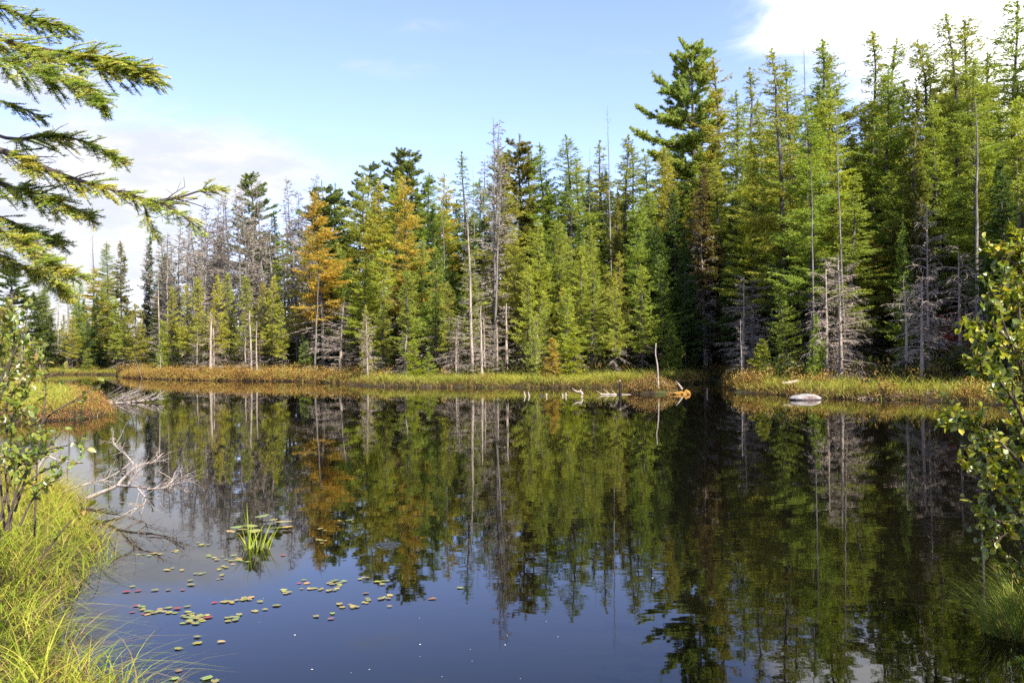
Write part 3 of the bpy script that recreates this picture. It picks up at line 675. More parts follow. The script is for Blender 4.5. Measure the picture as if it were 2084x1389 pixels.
    ('fir', 1790, 500, 13, 90, 'd', 'dark fir deep behind the thin orange-leaved tree'),
    ('dead_spruce', 1680, 525, 4.4, 96, 'd', 'bushy grey dead tree above the boulder'),
    ('dead_spruce', 1708, 515, 5.2, 130, 'd', 'wide dead tree with long swept branches right of the bushy grey one'),
    ('dead_spruce', 1885, 412, 7, 96, 'd', 'tall half-dead spruce with level branches right of the young fir'),
    ('spruce', 1888, 400, 7.6, 70, 'br', 'thin brownish crown over the level dead branches'),
    ('dead_spruce', 1874, 562, 3.6, 124, 'd', 'broken-topped dead tree with hooked branches on a thick trunk'),
    ('dead_spruce', 1950, 500, 7, 120, 'd', 'grey dead tangle round the pale crooked-branched trunk'),
    ('dead_spruce', 2010, 560, 6, 110, 'd', 'grey dead tangle between the pale trunk and the alder'),
    ('snag', 1645, 330, 5, 30, 'd', 'slim grey trunk left of the bushy grey dead tree'),
    ('snag', 1706, 515, 4.0, 24, 'd', 'short pale pole in front of the wide dead tree'),
    ('dead_spruce', 1510, 560, 6, 110, 'd', 'dead tree with tangled level boughs right of the inlet'),
    ('dead_sapling', 1508, 650, 3, 50, 'd', 'slim dead sapling at the mouth of the inlet'),
    ('larch', 1583, 570, 4.6, 76, 'g', 'hanging green larch bough-mass low beside the bent trunk'),
    ('fir', 1552, 690, 3.2, 56, 'g', 'little bright fir on the right bank beside the inlet'),
    ('fir', 1600, 470, 10, 96, 'd', 'dark fir behind the bent bare trunk'),
    ('fir', 1500, 400, 12, 96, 'd', 'dark fir behind the inlet'),
    ('fir', 1930, 430, 12, 100, 'd', 'dark fir behind the pale crooked-branched trunk'),
    ('fir', 1660, 640, 3.6, 40, 'g', 'short green fir in the bushes above the boulder'),
]
BASE = {'tall larch with a bent': 1606, 'light grey leaning': 1724, 'pale trunk with long': 1994, 'thin leaning dead stick': 290, 'tallest twiggy': 1012, 'crooked snag': 1004, 'pale straight trunk': 640, 'big half-dead grey': 962,
        'slim grey trunk left': 1660, 'hanging green larch': 1612, 'dead spike above': 1652, 'broad pointed larch': 1790, 'small dead tree with drooping': 749}
for k, xt, yt, off, wpx, ck, lab in TREES:
    r = tree(k, xt, yt, sdep(xt) + off, wpx, ck, lab)
    for key, bx in BASE.items():                # leaning trunks: foot at another pixel column than the top
        if lab.startswith(key):
            q = P(bx, 755, r.location.y); top = P(xt, yt, r.location.y); H = top[2] - r.location.z
            r.rotation_euler = (0, math.atan2(top[0] - q[0], H), TR.uniform(0, .01)); r.location.x = q[0]

# the big white pine, limb by limb
Yp = sdep(1405) + 22
tp = P(1408, 92, Yp); g0 = float(ground_z([(tp[0], Yp)])[0]); rng = seeded(77)
root = empty('white_pine_tree', (tp[0], Yp, g0), 'big white pine with long boughs reaching left above the other trees', 'pine', 'pines of the far bank')
Hp = tp[2] - g0; tm, cm = MB(), MB(); ctr = trunk_tube(tm, rng, Hp, .34, 8, .004)
def loc(px, py, dy=0.0):
    q = P(px, py, Yp + dy); return q - np.array((tp[0], Yp, g0))
for (x0, y0, x1, y1, dy, up) in ((1398, 262, 1300, 222, .8, .3), (1402, 300, 1291, 268, -1.2, .35), (1400, 215, 1335, 160, .5, .25), (1404, 190, 1345, 188, -1, .3), (1404, 160, 1372, 122, .4, .2),
                                 (1406, 140, 1440, 108, .5, .2), (1408, 190, 1449, 156, -.6, .2), (1410, 235, 1462, 190, .4, .2), (1404, 240, 1352, 240, -1.8, .3), (1404, 330, 1320, 312, -1.5, .35),
                                 (1408, 280, 1470, 245, -1.0, .3), (1406, 345, 1355, 340, 2, .3), (1408, 350, 1462, 320, -2, .3), (1406, 400, 1365, 385, -2, .3), (1408, 410, 1450, 385, 1, .3),
                                 (1407, 118, 1392, 94, .2, .1), (1407, 118, 1425, 98, -.2, .1), (1406, 170, 1400, 150, 2.2, .2), (1406, 215, 1410, 195, -2.4, .25), (1406, 260, 1400, 240, 2.8, .2), (1406, 300, 1415, 275, -3.0, .2)):
    a, b_ = loc(x0, y0), loc(x1, y1, dy); c = ctr(np.array([a[2]]))[0]; a[0], a[1] = c
    s = np.linspace(0, 1, 8)[:, None]; path = a + (b_ - a) * s; path[:, 2] -= np.linalg.norm(b_ - a) * up * .45 * (s * (1 - s) * 2)[:, 0]
    pine_limb(tm, cm, rng, path, float(np.linalg.norm(b_ - a)), bl=1.5, ln=.25, wd=.052, nq=12, s0=.12)
for k in range(85):
    zz = Hp * rng.uniform(.42, .97); a = rng.uniform(0, 6.28); L = (4.4 * (1 - zz / Hp) ** .6 + .5) * rng.uniform(.6, 1.05); s = np.linspace(0, 1, 8); c = ctr(np.array([zz]))[0]
    path = np.array((c[0], c[1], zz)) + np.array((math.cos(a), math.sin(a), 0)) * (L * s)[:, None]; path[:, 2] += L * (.05 * s + .28 * s ** 2); pine_limb(tm, cm, rng, path, L, bl=1.1, ln=.24, wd=.05, nq=10, s0=.12)
brush(cm, rng, np.array([(*ctr(np.array([Hp]))[0], Hp - .12 * q) for q in range(14)]), np.array([(rng.normal(0, .5), rng.normal(0, .5), 1.) for q in range(14)]), 14, .22, .042)
tm.build('trunk', M['bark'], root, True); c = cm.build('crown', M['crown'], root); c.color = (.31, .385, .11, 1)

# ---------------------------------------------------------------- the rest of the forest, row behind row
SKY = [(-200, 545), (-50, 560), (60, 560), (140, 545), (200, 520), (300, 520), (330, 470), (480, 410), (600, 410), (700, 390), (760, 360), (880, 370), (930, 370), (990, 320), (1100, 320),
       (1200, 320), (1290, 310), (1350, 300), (1450, 200), (1520, 200), (1600, 170), (1700, 170), (1800, 150), (1900, 140), (2000, 110), (2100, 60), (2300, 40), (2600, 60)]
SECT = [(330, 'round the far corner of the pond'), (600, 'behind the grey dead stand'), (900, 'behind the golden larches'), (1180, 'behind the tallest snag'), (1440, 'left of the inlet behind the middle tier'),
        (1700, 'behind the bent bare trunk'), (9999, 'behind the dense dark spruce')]
WORD = {'larch': 'green larch in the thick of the forest ', 'open_larch': 'sparse larch deep in the forest ', 'fir': 'dark fir deep in the forest ', 'dead_larch': 'grey dead larch deep in the forest ', 'pine': 'pine deep in the forest ', 'spruce': 'spruce deep in the forest ', 'dead_sapling': 'small grey dead tree among the trunks '}
rr = random.Random(21); n_fill = 0
grid_used = [tuple(u) for u in USED]
for lo, hi, num in ((3.5, 11, 155), (9, 22, 165), (18, 40, 95)):
    tries = 0; got = 0
    while got < num and tries < 4000:
        tries += 1
        px = rr.uniform(-140, 2330); Y = sdep(px) + rr.uniform(lo, hi); dead_zone = 320 < px < 640
        x = (px - 1042) / FPX * Y
        if rr.random() > .35 + .65 * min(1, Y / 75): continue
        if min((x - a) ** 2 + (Y - b) ** 2 for a, b in grid_used) < (1.5 if lo < 10 else 2.4) ** 2: continue
        if shore_dist([(x, Y)])[0] < 3.5: continue
        ysky = float(np.interp(px, [a for a, _ in SKY], [b for _, b in SKY]))
        hor = 715 - .0122 * (px - 1042)
        dn = rr.uniform(110, 270) if lo < 10 else rr.uniform(30, 210) if lo < 18 else rr.uniform(5, 120)
        if dead_zone: dn += 110 if lo < 18 else 40
        H = (hor - min(hor - 40, ysky + dn)) / FPX * Y + 1.6
        H = max(2.5, min(20, H))
        k = rr.choices(['larch', 'open_larch', 'fir', 'dead_larch', 'spruce', 'dead_sapling'], [9 if lo < 5 else 6.5, 2.5 if px > 1000 else .5, 2 if dead_zone else 3.5 if lo < 18 else 4.5, 4.5 if dead_zone else .7, .4, 5 if lo < 5 else 0])[0]
        if k == 'dead_sapling': H = rr.uniform(2.2, 4.8); Y = sdep(px) + rr.uniform(3.2, 6.5); x = (px - 1042) / FPX * Y
        if k == 'dead_larch' and dead_zone: H = min(18, (hor - (ysky + rr.uniform(-5, 70))) / FPX * Y + 1.6)
        R = {'larch': .14, 'open_larch': .13, 'fir': .13, 'dead_larch': .10, 'spruce': .10, 'dead_sapling': .27}[k] * H * rr.uniform(1.0, 1.45) + .4
        ck = {'larch': rr.choice(['g', 'og', 'yg' if px < 1400 else 'g', 'bg']), 'open_larch': 'bg', 'fir': 'd', 'dead_larch': 'd', 'spruce': 'sp', 'dead_sapling': 'd'}[k]
        sec = next(s for b, s in SECT if px < b)
        place(k, x, Y, H, R, vary(C[ck]), WORD[k] + sec, group=BOX[k][1] + ' trees deep ' + sec)
        grid_used.append((x, Y)); got += 1

# ---------------------------------------------------------------- sedges, bog shrubs and undergrowth (uncountable)
def ramp(cols, u):
    cols = np.asarray(cols, float); u = np.clip(u, 0, 1) * (len(cols) - 1); i = np.minimum(u.astype(int), len(cols) - 2); f = (u - i)[:, None]
    return cols[i] * (1 - f) + cols[i + 1] * f
def field(n, x0, x1, y0, y1, rng): return np.column_stack((rng.uniform(x0, x1, n), rng.uniform(y0, y1, n)))
def pxof(xy): return 1042 + xy[:, 0] / xy[:, 1] * FPX
def sedge(name, xy, zb, h, wd, lean, droop, cols, rng, mat='sedge', seg=3):
    mb = MB(); n = len(xy); a = rng.uniform(0, 6.28, n); l = rng.normal(0, lean, n)
    d = unit(np.column_stack((np.cos(a) * np.abs(l), np.sin(a) * np.abs(l), np.ones(n))))
    b = rng.uniform(0, 3.14, n); side = np.column_stack((np.cos(b), np.sin(b), np.zeros(n)))
    mb.strips(np.column_stack((xy, zb)), d, h, wd, droop, side, seg, 0, cols)
    return mb.build(name, M[mat])
SEDGE = [(.13, .15, .03), (.24, .27, .045), (.36, .36, .065), (.43, .38, .09), (.26, .30, .055)]
BOG = [(.11, .065, .03), (.24, .135, .045), (.34, .20, .055), (.36, .28, .07), (.25, .26, .055)]
rng = seeded(301)
ii = rng.choice(len(far_w) - 1, 420000, p=(lambda w: w / w.sum())(np.array([np.linalg.norm(b_ - a_) * 55 / max(30, .5 * (a_[1] + b_[1])) for a_, b_ in zip(far_w[:-1], far_w[1:])])))
FW = np.array(far_w); tt = rng.random((len(ii), 1)); rad = 8.5 * np.sqrt(rng.random(len(ii))); ang = rng.uniform(0, 6.28, len(ii))
xy = FW[ii] * (1 - tt) + FW[ii + 1] * tt + np.column_stack((rad * np.cos(ang), rad * np.sin(ang))); d = shore_dist(xy); px = pxof(xy)
ok = (d > .02) & (d < 8.5) & (px > -160) & (px < 2250) & (xy[:, 1] > 24.5); far_side = np.array([sdep(p) for p in np.clip(px, -400, 2400)]) < xy[:, 1] + 1.2
xy, d, px = xy[ok & far_side], d[ok & far_side], px[ok & far_side]
keep = rng.random(len(xy)) < np.clip(1.25 - d / 9, .25, 1) * np.clip(xy[:, 1] / 48, .6, 1); xy, d, px = xy[keep], d[keep], px[keep]
patch = .5 + .5 * wob(xy[:, 0], xy[:, 1], .55, 2.0)
share = np.interp(px, [-200, 225, 260, 560, 740, 860, 1290, 1400, 1480, 1560, 1700, 1900, 2050], [.2, .2, .75, .6, .36, .15, .16, .26, .40, .33, .26, .28, .2]) + .15 * (d > 4.5)
p2 = .5 + .5 * np.clip(wob(xy[:, 0], xy[:, 1], 1.15, 2.0) + rng.normal(0, .16, len(xy)), -1, 1); isb = p2 * .8 + .1 < share
g = ground_z(xy)
# sedge
s_ = ~isb; n = s_.sum(); u = .45 + .33 * wob(xy[s_, 0], xy[s_, 1], .9) + rng.normal(0, .2, n); u = np.where(d[s_] > 3.5, u * .55, u)
edge = np.clip(d[s_] / .7, .55, 1); low = (.70 + .35 * patch[s_]) * np.clip(.85 + .42 * wob(xy[s_, 0], xy[s_, 1], 2.9, 4.0), .35, 1.3)
tag(sedge('sedge_grass', xy[s_], g[s_] - .02, rng.uniform(.48, 1.02, n) * edge * low, rng.uniform(.012, .026, n), .42, rng.uniform(.3, 1.2, n), np.where((rng.random(n) < np.clip(1.0 - d[s_] / 1.1, 0, .8))[:, None], ramp([(.09, .05, .028), (.19, .115, .05), (.27, .18, .07)], rng.random(n)), ramp(SEDGE, u)), rng, seg=4), 'tall yellow and green sedge grass along the edge of the far bank', 'grass', kind='stuff')
# leatherleaf and other bog shrubs: wiry twigs set with small leaves
def bog(name, xy, g, d, hs, rng, pal, per=4, leaf=.055, lab=None):
    mb = MB(); n = len(xy); h = hs * rng.uniform(.5, 1.1, n) * np.clip(.5 + d / 1.2, .5, 1); a = rng.uniform(0, 6.28, n); l = np.abs(rng.normal(0, .35, n))
    dr = unit(np.column_stack((np.cos(a) * l, np.sin(a) * l, np.ones(n)))); base = np.column_stack((xy, g - .03))
    b = rng.uniform(0, 3.14, n); side = np.column_stack((np.cos(b), np.sin(b), np.zeros(n)))
    mb.strips(base, dr, h, np.full(n, .014), np.full(n, .1), side, 1, 0, np.tile((.10, .055, .04), (n, 1)))
    idx = np.repeat(np.arange(n), per); f = rng.uniform(.25, 1.02, n * per); pp = base[idx] + dr[idx] * (h[idx] * f)[:, None] + rng.normal(0, .05, (n * per, 3))
    dd = dr[idx] * .6 + rng.normal(0, .7, (n * per, 3)); X, Y, Z = frames(dd, rng, .6); sz = leaf * rng.uniform(.6, 1.5, n * per)
    u = .55 + .3 * wob(pp[:, 0], pp[:, 1], 1.4, 1.0) + rng.normal(0, .22, n * per)
    mb.stamp(DIA, DIAF, pp, X, Y, Z, np.stack((sz, sz * .5, sz), 1), 0, ramp(pal, u))
    return tag(mb.build(name, M['shrubleaf']), lab, 'shrubs', kind='stuff')
bog('bog_shrubs', xy[isb], g[isb], d[isb], np.clip(.62 + .38 * wob(xy[isb, 0], xy[isb, 1], 2.2, 6.0) + .05 * d[isb], .2, 1.3), rng, BOG, 5, .075, 'rusty orange and brown low bog shrubs along the far bank')
# undergrowth in the shade of the forest
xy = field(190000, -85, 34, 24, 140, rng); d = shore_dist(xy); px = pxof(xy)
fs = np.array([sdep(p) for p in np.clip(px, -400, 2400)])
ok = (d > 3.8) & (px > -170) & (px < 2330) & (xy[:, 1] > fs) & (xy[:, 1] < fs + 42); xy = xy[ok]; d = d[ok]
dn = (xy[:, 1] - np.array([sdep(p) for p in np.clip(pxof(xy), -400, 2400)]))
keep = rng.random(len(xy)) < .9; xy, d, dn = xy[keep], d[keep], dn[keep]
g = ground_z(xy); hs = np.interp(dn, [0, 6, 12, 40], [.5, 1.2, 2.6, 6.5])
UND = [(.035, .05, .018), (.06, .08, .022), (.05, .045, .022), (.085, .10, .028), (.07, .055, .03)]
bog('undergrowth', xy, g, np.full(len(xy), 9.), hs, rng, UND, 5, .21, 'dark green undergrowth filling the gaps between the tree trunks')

# ---------------------------------------------------------------- things along the far bank
def rough_blob(name, loc_, size, mat, label, cat, seed, group=None, rough=.18, sub=4, zc=.0):
    import bmesh
    bm = bmesh.new(); bmesh.ops.create_icosphere(bm, subdivisions=sub, radius=1.0); rng = seeded(seed); ph = rng.uniform(0, 9, 6)
    for v in bm.verts:
        c = v.co; n_ = math.sin(c.x * 2.3 + ph[0]) * math.cos(c.y * 2.9 + ph[1]) + .6 * math.sin(c.z * 4.1 + c.x * 3.3 + ph[2]) + .35 * math.sin(c.x * 9 + ph[3]) * math.sin(c.y * 8 + ph[4])
        v.co = c * (1 + rough * n_); v.co.x *= size[0]; v.co.y *= size[1]; v.co.z *= size[2]
        v.co.z += zc
    me = bpy.data.meshes.new(name); bm.to_mesh(me); bm.free(); me.materials.append(M[mat]); me.polygons.foreach_set('use_smooth', np.ones(len(me.polygons), bool))
    o = link(name, me); o.location = loc_; return tag(o, label, cat, group) if label else o
M['granite'] = solid('lichened_granite', (.20, .175, .155), (.40, .375, .33), 3.5, .9, .04, cc=(.13, .085, .075))
M['moss'] = solid('orange_sphagnum_moss', (.22, .11, .02), (.42, .22, .03), 9, .95, .05, cc=(.16, .07, .025))
t = M['granite'].node_tree; pr = next(n for n in t.nodes if n.type == 'BSDF_PRINCIPLED'); src = pr.inputs['Base Color'].links[0].from_socket
co = nd(t, 'ShaderNodeTexCoord').outputs['Object']; sz = nd(t, 'ShaderNodeSeparateXYZ'); t.links.new(co, sz.inputs[0])
wet = mrange(t, mth(t, 'ADD', sz.outputs[2], mth(t, 'MULTIPLY', noise(t, co, 6, 4, .6), .09)), .075, .11)          # dark wet stain along the waterline
t.links.new(mixc(t, wet, (.055, .042, .036), src), pr.inputs['Base Color'])
b0 = G(1638, 813)
rough_blob('boulder', tuple(b0), (.55, .38, .20), 'granite', 'pale flat boulder lying in the water at the edge of the right bank', 'boulder', 4, rough=.07)
def stick(name, pts, r0, r1, mat, label, cat, group=None, side=None, n=12, sides=7):
    """a stick through world points, with side twigs [(fraction, direction, length, radius)]"""
    p = smooth_path(pts, n); o0 = p[0].copy(); mb = MB(); rad = np.linspace(r0, r1, n); q = p - o0
    mb.tube(np.vstack((q, q[-1] + (q[-1] - q[-2]) * .03)), np.append(rad, r1 * .2), sides)
    for f, dr, ln, rr_ in side or ():
        c = np.array([np.interp(f * (n - 1), np.arange(n), q[:, j]) for j in range(3)]); dr = np.asarray(dr, float); dr = dr / np.linalg.norm(dr)
        s = np.linspace(0, 1, 6)[:, None]; mb.tube(c + dr * ln * s + np.array((0, 0, .12 * ln)) * s ** 2, np.linspace(rr_, rr_ * .3, 6), 5)
    o = mb.build(name, M[mat], smooth=True); o.location = o0
    return tag(o, label, cat, group)
Yi = 38.0
stick('standing_dead_stick', [P(1340, 790, Yi), P(1338, 745, Yi), P(1334, 720, Yi), P(1335, 698, Yi)], .036, .022, 'pale', 'white dead stick standing upright on the tussock island', 'stick', side=[(.7, (-.3, 0, 1), .10, .012)])
q = G(1262, 803); stick('wooden_post', [q + (0, 0, -.3), P(1262, 790, q[1]), P(1261, 776, q[1])], .06, .05, 'darkwood', 'short black post standing in the water left of the tussock island', 'post')
q = P(1261.5, 775, q[1]); rough_blob('post_cap_foam', tuple(q), (.05, .05, .045), 'pale', 'white bleached tip on top of the short black post', 'wood', 6, rough=.1, sub=2)
q = G(1180, 807); stick('bent_driftwood', [q + (.02, 0, -.15), P(1185, 803, q[1]), P(1182, 797, q[1]), P(1175, 797, q[1]), P(1169, 794, q[1])], .055, .04, 'grey', 'bent pale driftwood curling out of the water like a hook', 'driftwood', side=[(.95, (-.6, 0, .5), .14, .03), (.55, (.3, .1, .8), .12, .03)])
q = G(1240, 803); stick('driftwood_log', [P(1222, 802, q[1]), P(1240, 802, q[1]), P(1268, 803, q[1]), P(1284, 804, q[1])],   .035, .045, 'grey', 'thin grey driftwood log with broken stubs beside the black post', 'driftwood', side=[(.1, (-.8, 0, .35), .30, .026), (.35, (-.8, 0, .6), .36, .022), (.5, (-.9, 0, .8), .30, .02)])
for k, (x_, y_, l_, ang, lab) in enumerate(((1070, 806, .19, -.4, 'left one of the pair of short white stubs poking out of the pond'), (1078, 806, .17, -.35, 'right one of the pair of short white stubs poking out of the pond'),
                                            (1110, 806, .12, .4, 'single short white stub between the two pairs of stubs'), (1145, 806, .10, .0, 'tiny stub left of the pale upright one near the bent driftwood'),
                                            (1151, 806, .16, .1, 'pale upright stub left of the bent driftwood'))):
    q = G(x_, y_); stick('driftwood_stub', [q + (0, 0, -.2), q + (math.sin(ang) * .1, 0, .05), q + (math.sin(ang) * l_, 0, l_)], .04, .026, 'pale', lab, 'driftwood', 'stubs of wood in the pond')
q = G(1101, 806); rough_blob('dark_stump', tuple(q), (.09, .08, .07), 'darkwood', 'small dark stump top just above the water', 'stump', 8, sub=2)
q = G(1202, 806); stick('dark_twig', [q + (0, 0, -.1), q + (-.03, 0, .06), q + (.0, 0, .14)], .02, .012, 'darkwood', 'tiny dark twig sticking up right of the bent driftwood', 'twig')
q = G(1438, 802); stick('dark_stub', [q + (0, 0, -.2), q + (.01, 0, .1), q + (.03, 0, .24)], .05, .03, 'darkwood', 'dark stub in the water right of the tussock island', 'stub')

# the tussock island: mound, shrub leaves, moss cushions
c0 = G(1332, 800)
isl = empty('tussock_island', tuple(c0), 'small brushy island of brown shrub and orange moss in the pond', 'island')
o = rough_blob('mound', (0, .35, -.05), (1.15, .75, .26), 'peat', None, None, 9, rough=.1); o.parent = isl
rng = seeded(9); n = 2600; r_ = np.sqrt(rng.random(n)); a = rng.uniform(0, 6.28, n); xy_ = np.column_stack((-.05 + 1.0 * r_ * np.cos(a), .35 + .7 * r_ * np.sin(a)))
ISL = [(.12, .07, .03), (.22, .14, .05), (.30, .20, .07), (.22, .20, .05)]
o = bog('shrub', xy_, .12 * (1 - r_ ** 2), 9 * np.ones(n), .74 * (1 - .5 * r_), rng, ISL, 6, .05); o.parent = isl
del o['kind']; del o['category']
for (px_, py_, sx, sz) in ((1362, 798, .11, .09), (1381, 798, .26, .11), (1396, 798, .16, .15)):
    q = G(px_, py_ + 4) - c0; o = rough_blob('moss', tuple(q), (sx, .25, sz), 'moss', None, None, int(px_), rough=.28, sub=4); o.parent = isl
for (x0, y0, x1, y1, r_) in ((1358, 800, 1351, 776, .045), (1388, 792, 1375, 775, .06), (1354, 800, 1349, 790, .03)):
    a, b_ = G(x0, 803) * (1, 1, 0), P(x1, y1, c0[1]); a = P(x0, y0, c0[1]); mb = MB(); pth = smooth_path([a - c0, (a + b_) / 2 - c0 + (.02, 0, 0), b_ - c0], 7); mb.tube(pth, np.linspace(r_, r_ * .5, 7), 6); mb.build('root', M['grey'], isl, True)

# twig heaps, logs and brush on the right bank
def heap(name, ctr_, rx, rz, n, mat, label, cat, seed, wd=.018, group=None, flat=.5):
    rng = seeded(seed); mb = MB()
    for k in range(n):
        a = rng.uniform(0, 6.28); rr_ = math.sqrt(rng.random()); c = np.array((rx * rr_ * math.cos(a), rx * .5 * rr_ * math.sin(a), rz * (1 - rr_ ** 2) * rng.random()))
        dr = rng.normal(0, 1, 3) * (1, 1, flat); dr /= np.linalg.norm(dr); L = rx * rng.uniform(.25, .75); s = np.linspace(-.5, .5, 5)[:, None]
        pth = c + dr * L * s + np.array((0, 0, .08 * L)) * (1 - (2 * s) ** 2); pth[:, 2] = np.maximum(pth[:, 2], -.02)
        mb.tube(pth, wd * rng.uniform(.4, 1.1), 4)
    o = mb.build(name, M[mat]); o.location = ctr_; return tag(o, label, cat, group)
heap('twig_heap', tuple(G(1782, 811)), .55, .12, 60, 'grey', 'low heap of grey twigs at the waterline right of the boulder', 'brush', 31)
heap('twig_heap', tuple(G(1852, 811)), .75, .22, 110, 'grey', 'middle heap of grey twigs at the waterline of the right bank', 'brush', 32)
heap('twig_heap', tuple(G(1915, 812)), .80, .36, 150, 'brownwood', 'biggest brown twig heap at the waterline of the right bank', 'brush', 33)
q = P(1725, 748, 37.5); heap('brush_pile', (q[0], 37.5, .25), 1.3, .55, 130, 'grey', 'pile of fallen grey branches between the dead trees on the right bank', 'brush', 34, .03, flat=.3)
q = P(1609, 778, 36.6); stick('fallen_log', [P(1592, 780, 36.6), P(1608, 778, 36.7), P(1624, 775, 36.9)], .06, .07, 'grey', 'short grey log lying in the rusty shrubs left of the boulder', 'log')
q = G(322, 770); stick('fallen_log', [P(318, 769, q[1]), P(330, 769.5, q[1]), P(350, 771, q[1] - .5)], .10, .05, 'pale', 'white fallen log at the waterline of the orange bank', 'log')

# leafy bushes on the right bank, and the red maple
def leaf_bush(name, x, y, R, H, n, pal, label, cat, seed, leaf=.10, z=None, group=None):
    rng = seeded(seed); z = float(ground_z([(x, y)])[0]) if z is None else z
    r = empty(name, (x, y, z), label, cat, group); sm, lm = MB(), MB(); tips = []
    for k in range(14):
        a = rng.uniform(0, 6.28); e = np.array((math.cos(a) * R * rng.uniform(.2, 1), math.sin(a) * R * rng.uniform(.2, 1), H * rng.uniform(.55, 1.05)))
        pth = smooth_path([(0, 0, -.1), e * (.35, .35, .55), e], 7); sm.tube(pth, np.linspace(.02, .006, 7), 4); tips.append(pth)
    k = rng.integers(0, 14, n); f = rng.uniform(.3, 1, n); pp = np.array([[np.interp(f_ * 6, np.arange(7), tips[i][:, j]) for j in range(3)] for i, f_ in zip(k, f)]) + rng.normal(0, .13 * R + .05, (n, 3)) * (1, 1, .7)
    pp[:, 2] = np.maximum(pp[:, 2], .05); u = .5 + rng.normal(0, .25, n)
    leaves(lm, pp, rng.normal(0, 1, (n, 3)) * (1, 1, .4) + (0, 0, -.15), leaf * rng.uniform(.6, 1.3, n), rng, 0, 1.3, ramp(pal, u))
    sm.build('stems', M['twig'], r); lm.build('leaves', M['alderleaf'], r); return r
GR = [(.06, .09, .02), (.10, .14, .025), (.17, .19, .03), (.26, .24, .035)]
RED = [(.35, .02, .012), (.55, .03, .015), (.55, .08, .02)]
for (px_, Y_, R_, H_, n_, pal, nm, lab, sd_, lf) in ((1585, 39.5, 1.1, 1.2, 900, GR, 'leafy_bush', 'green bush at the foot of the bent trunk by the inlet', 51, .11), (1632, 38.6, .9, 1.1, 800, GR, 'leafy_bush', 'yellow-green bush above the boulder', 52, .10),
                                             (1925, 35.5, 1.1, 1.5, 900, GR, 'leafy_bush', 'green bush right of the thick broken trunk', 53, .10), (1985, 34.5, 1.1, 1.5, 800, GR, 'leafy_bush', 'green bush behind the alder on the right bank', 54, .10),
                                             (1845, 36.5, .8, .8, 500, GR, 'leafy_bush', 'low green bush left of the thick broken trunk', 55, .09), (1962, 37.0, 1.3, 2.9, 420, RED, 'red_maple', 'scarlet-leaved young maple behind the grey dead tangle', 56, .11),
                                             (1560, 41.0, .8, .9, 500, GR, 'leafy_bush', 'low green bush beside the little bright fir', 57, .10), (1455, 60, 1.2, 1.2, 600, GR, 'leafy_bush', 'dark green bush at the head of the inlet', 58, .12)):
    leaf_bush(nm, (px_ - 1042) / FPX * Y_, Y_, R_, H_, n_, pal, lab, 'bush' if pal is GR else 'maple', sd_, lf, group='bushes of the right bank' if pal is GR else None)

# ---------------------------------------------------------------- the near banks
NEAR = [(.10, .14, .018), (.19, .26, .026), (.30, .34, .04), (.42, .36, .065), (.40, .28, .085)]
rng = seeded(401)
xy = field(80000, -11, -1.1, 3.4, 15.6, rng); d = shore_dist(xy); px = pxof(xy)
ok = (d > -.10) & (px > -260) & (d < 5); xy, d = xy[ok], d[ok]
clump = .5 + .5 * wob(xy[:, 0], xy[:, 1], 2.6, .5); keep = rng.random(len(xy)) < .30 + .7 * clump; xy, d, clump = xy[keep], d[keep], clump[keep]; n = len(xy)
u = .30 + .035 * (xy[:, 1] - 4) + .2 * wob(xy[:, 0], xy[:, 1], 1.7, 3) + rng.normal(0, .2, n)
hgt = rng.uniform(.35, .80, n) * np.clip(.60 + d / 1.1, .5, 1) * (.7 + .45 * clump)
tag(sedge('sedge_grass', xy, ground_z(xy) - .03, hgt, rng.uniform(.0045, .0095, n), .5, rng.uniform(.4, 1.5, n), ramp(NEAR, u + .03), rng, seg=6), 'tall yellow-green sedge grass covering the near left bank', 'grass', kind='stuff')
rng = seeded(404); q_ = rng.random(len(xy)) < .30; xd = xy[q_]; n = len(xd)
tag(sedge('sedge_thatch', xd + rng.normal(0, .05, (n, 2)), ground_z(xd) - .02, rng.uniform(.25, .65, n), rng.uniform(.004, .009, n), .95, rng.uniform(.3, 1.1, n), ramp([(.10, .06, .03), (.22, .14, .06), (.38, .27, .12), (.30, .20, .08)], rng.random(n)), rng, seg=4), 'bent brown dead stems lying in the near sedge', 'grass', kind='stuff')
# the grassy spit on the left
rng = seeded(402); xy = field(120000, -44, -11.5, 24, 50, rng); d = shore_dist(xy); ok = (d > .02) & (pxof(xy) > -160) & (d < 6); xy, d = xy[ok], d[ok]
front = (d < 1.1) & (rng.random(len(d)) < .75 - .45 * d)
s_ = ~front; n = s_.sum(); g = ground_z(xy)
u = .50 + .25 * wob(xy[s_, 0], xy[s_, 1], .8) + rng.normal(0, .2, n)
tag(sedge('sedge_grass', xy[s_], g[s_] - .02, rng.uniform(.6, 1.05, n) * np.clip(.45 + d[s_] / 1.6, .4, 1), rng.uniform(.009, .018, n), .36, rng.uniform(.5, 1.4, n), ramp(SEDGE, u), rng, seg=5), 'golden drooping sedge grass on the spit at the left', 'grass', kind='stuff')
bog('bog_shrubs', xy[front], g[front], d[front], .5, rng, [(.12, .05, .03), (.26, .10, .05), (.34, .17, .06), (.30, .24, .06)], 7, .045, 'reddish low shrubs along the front edge of the grassy spit')
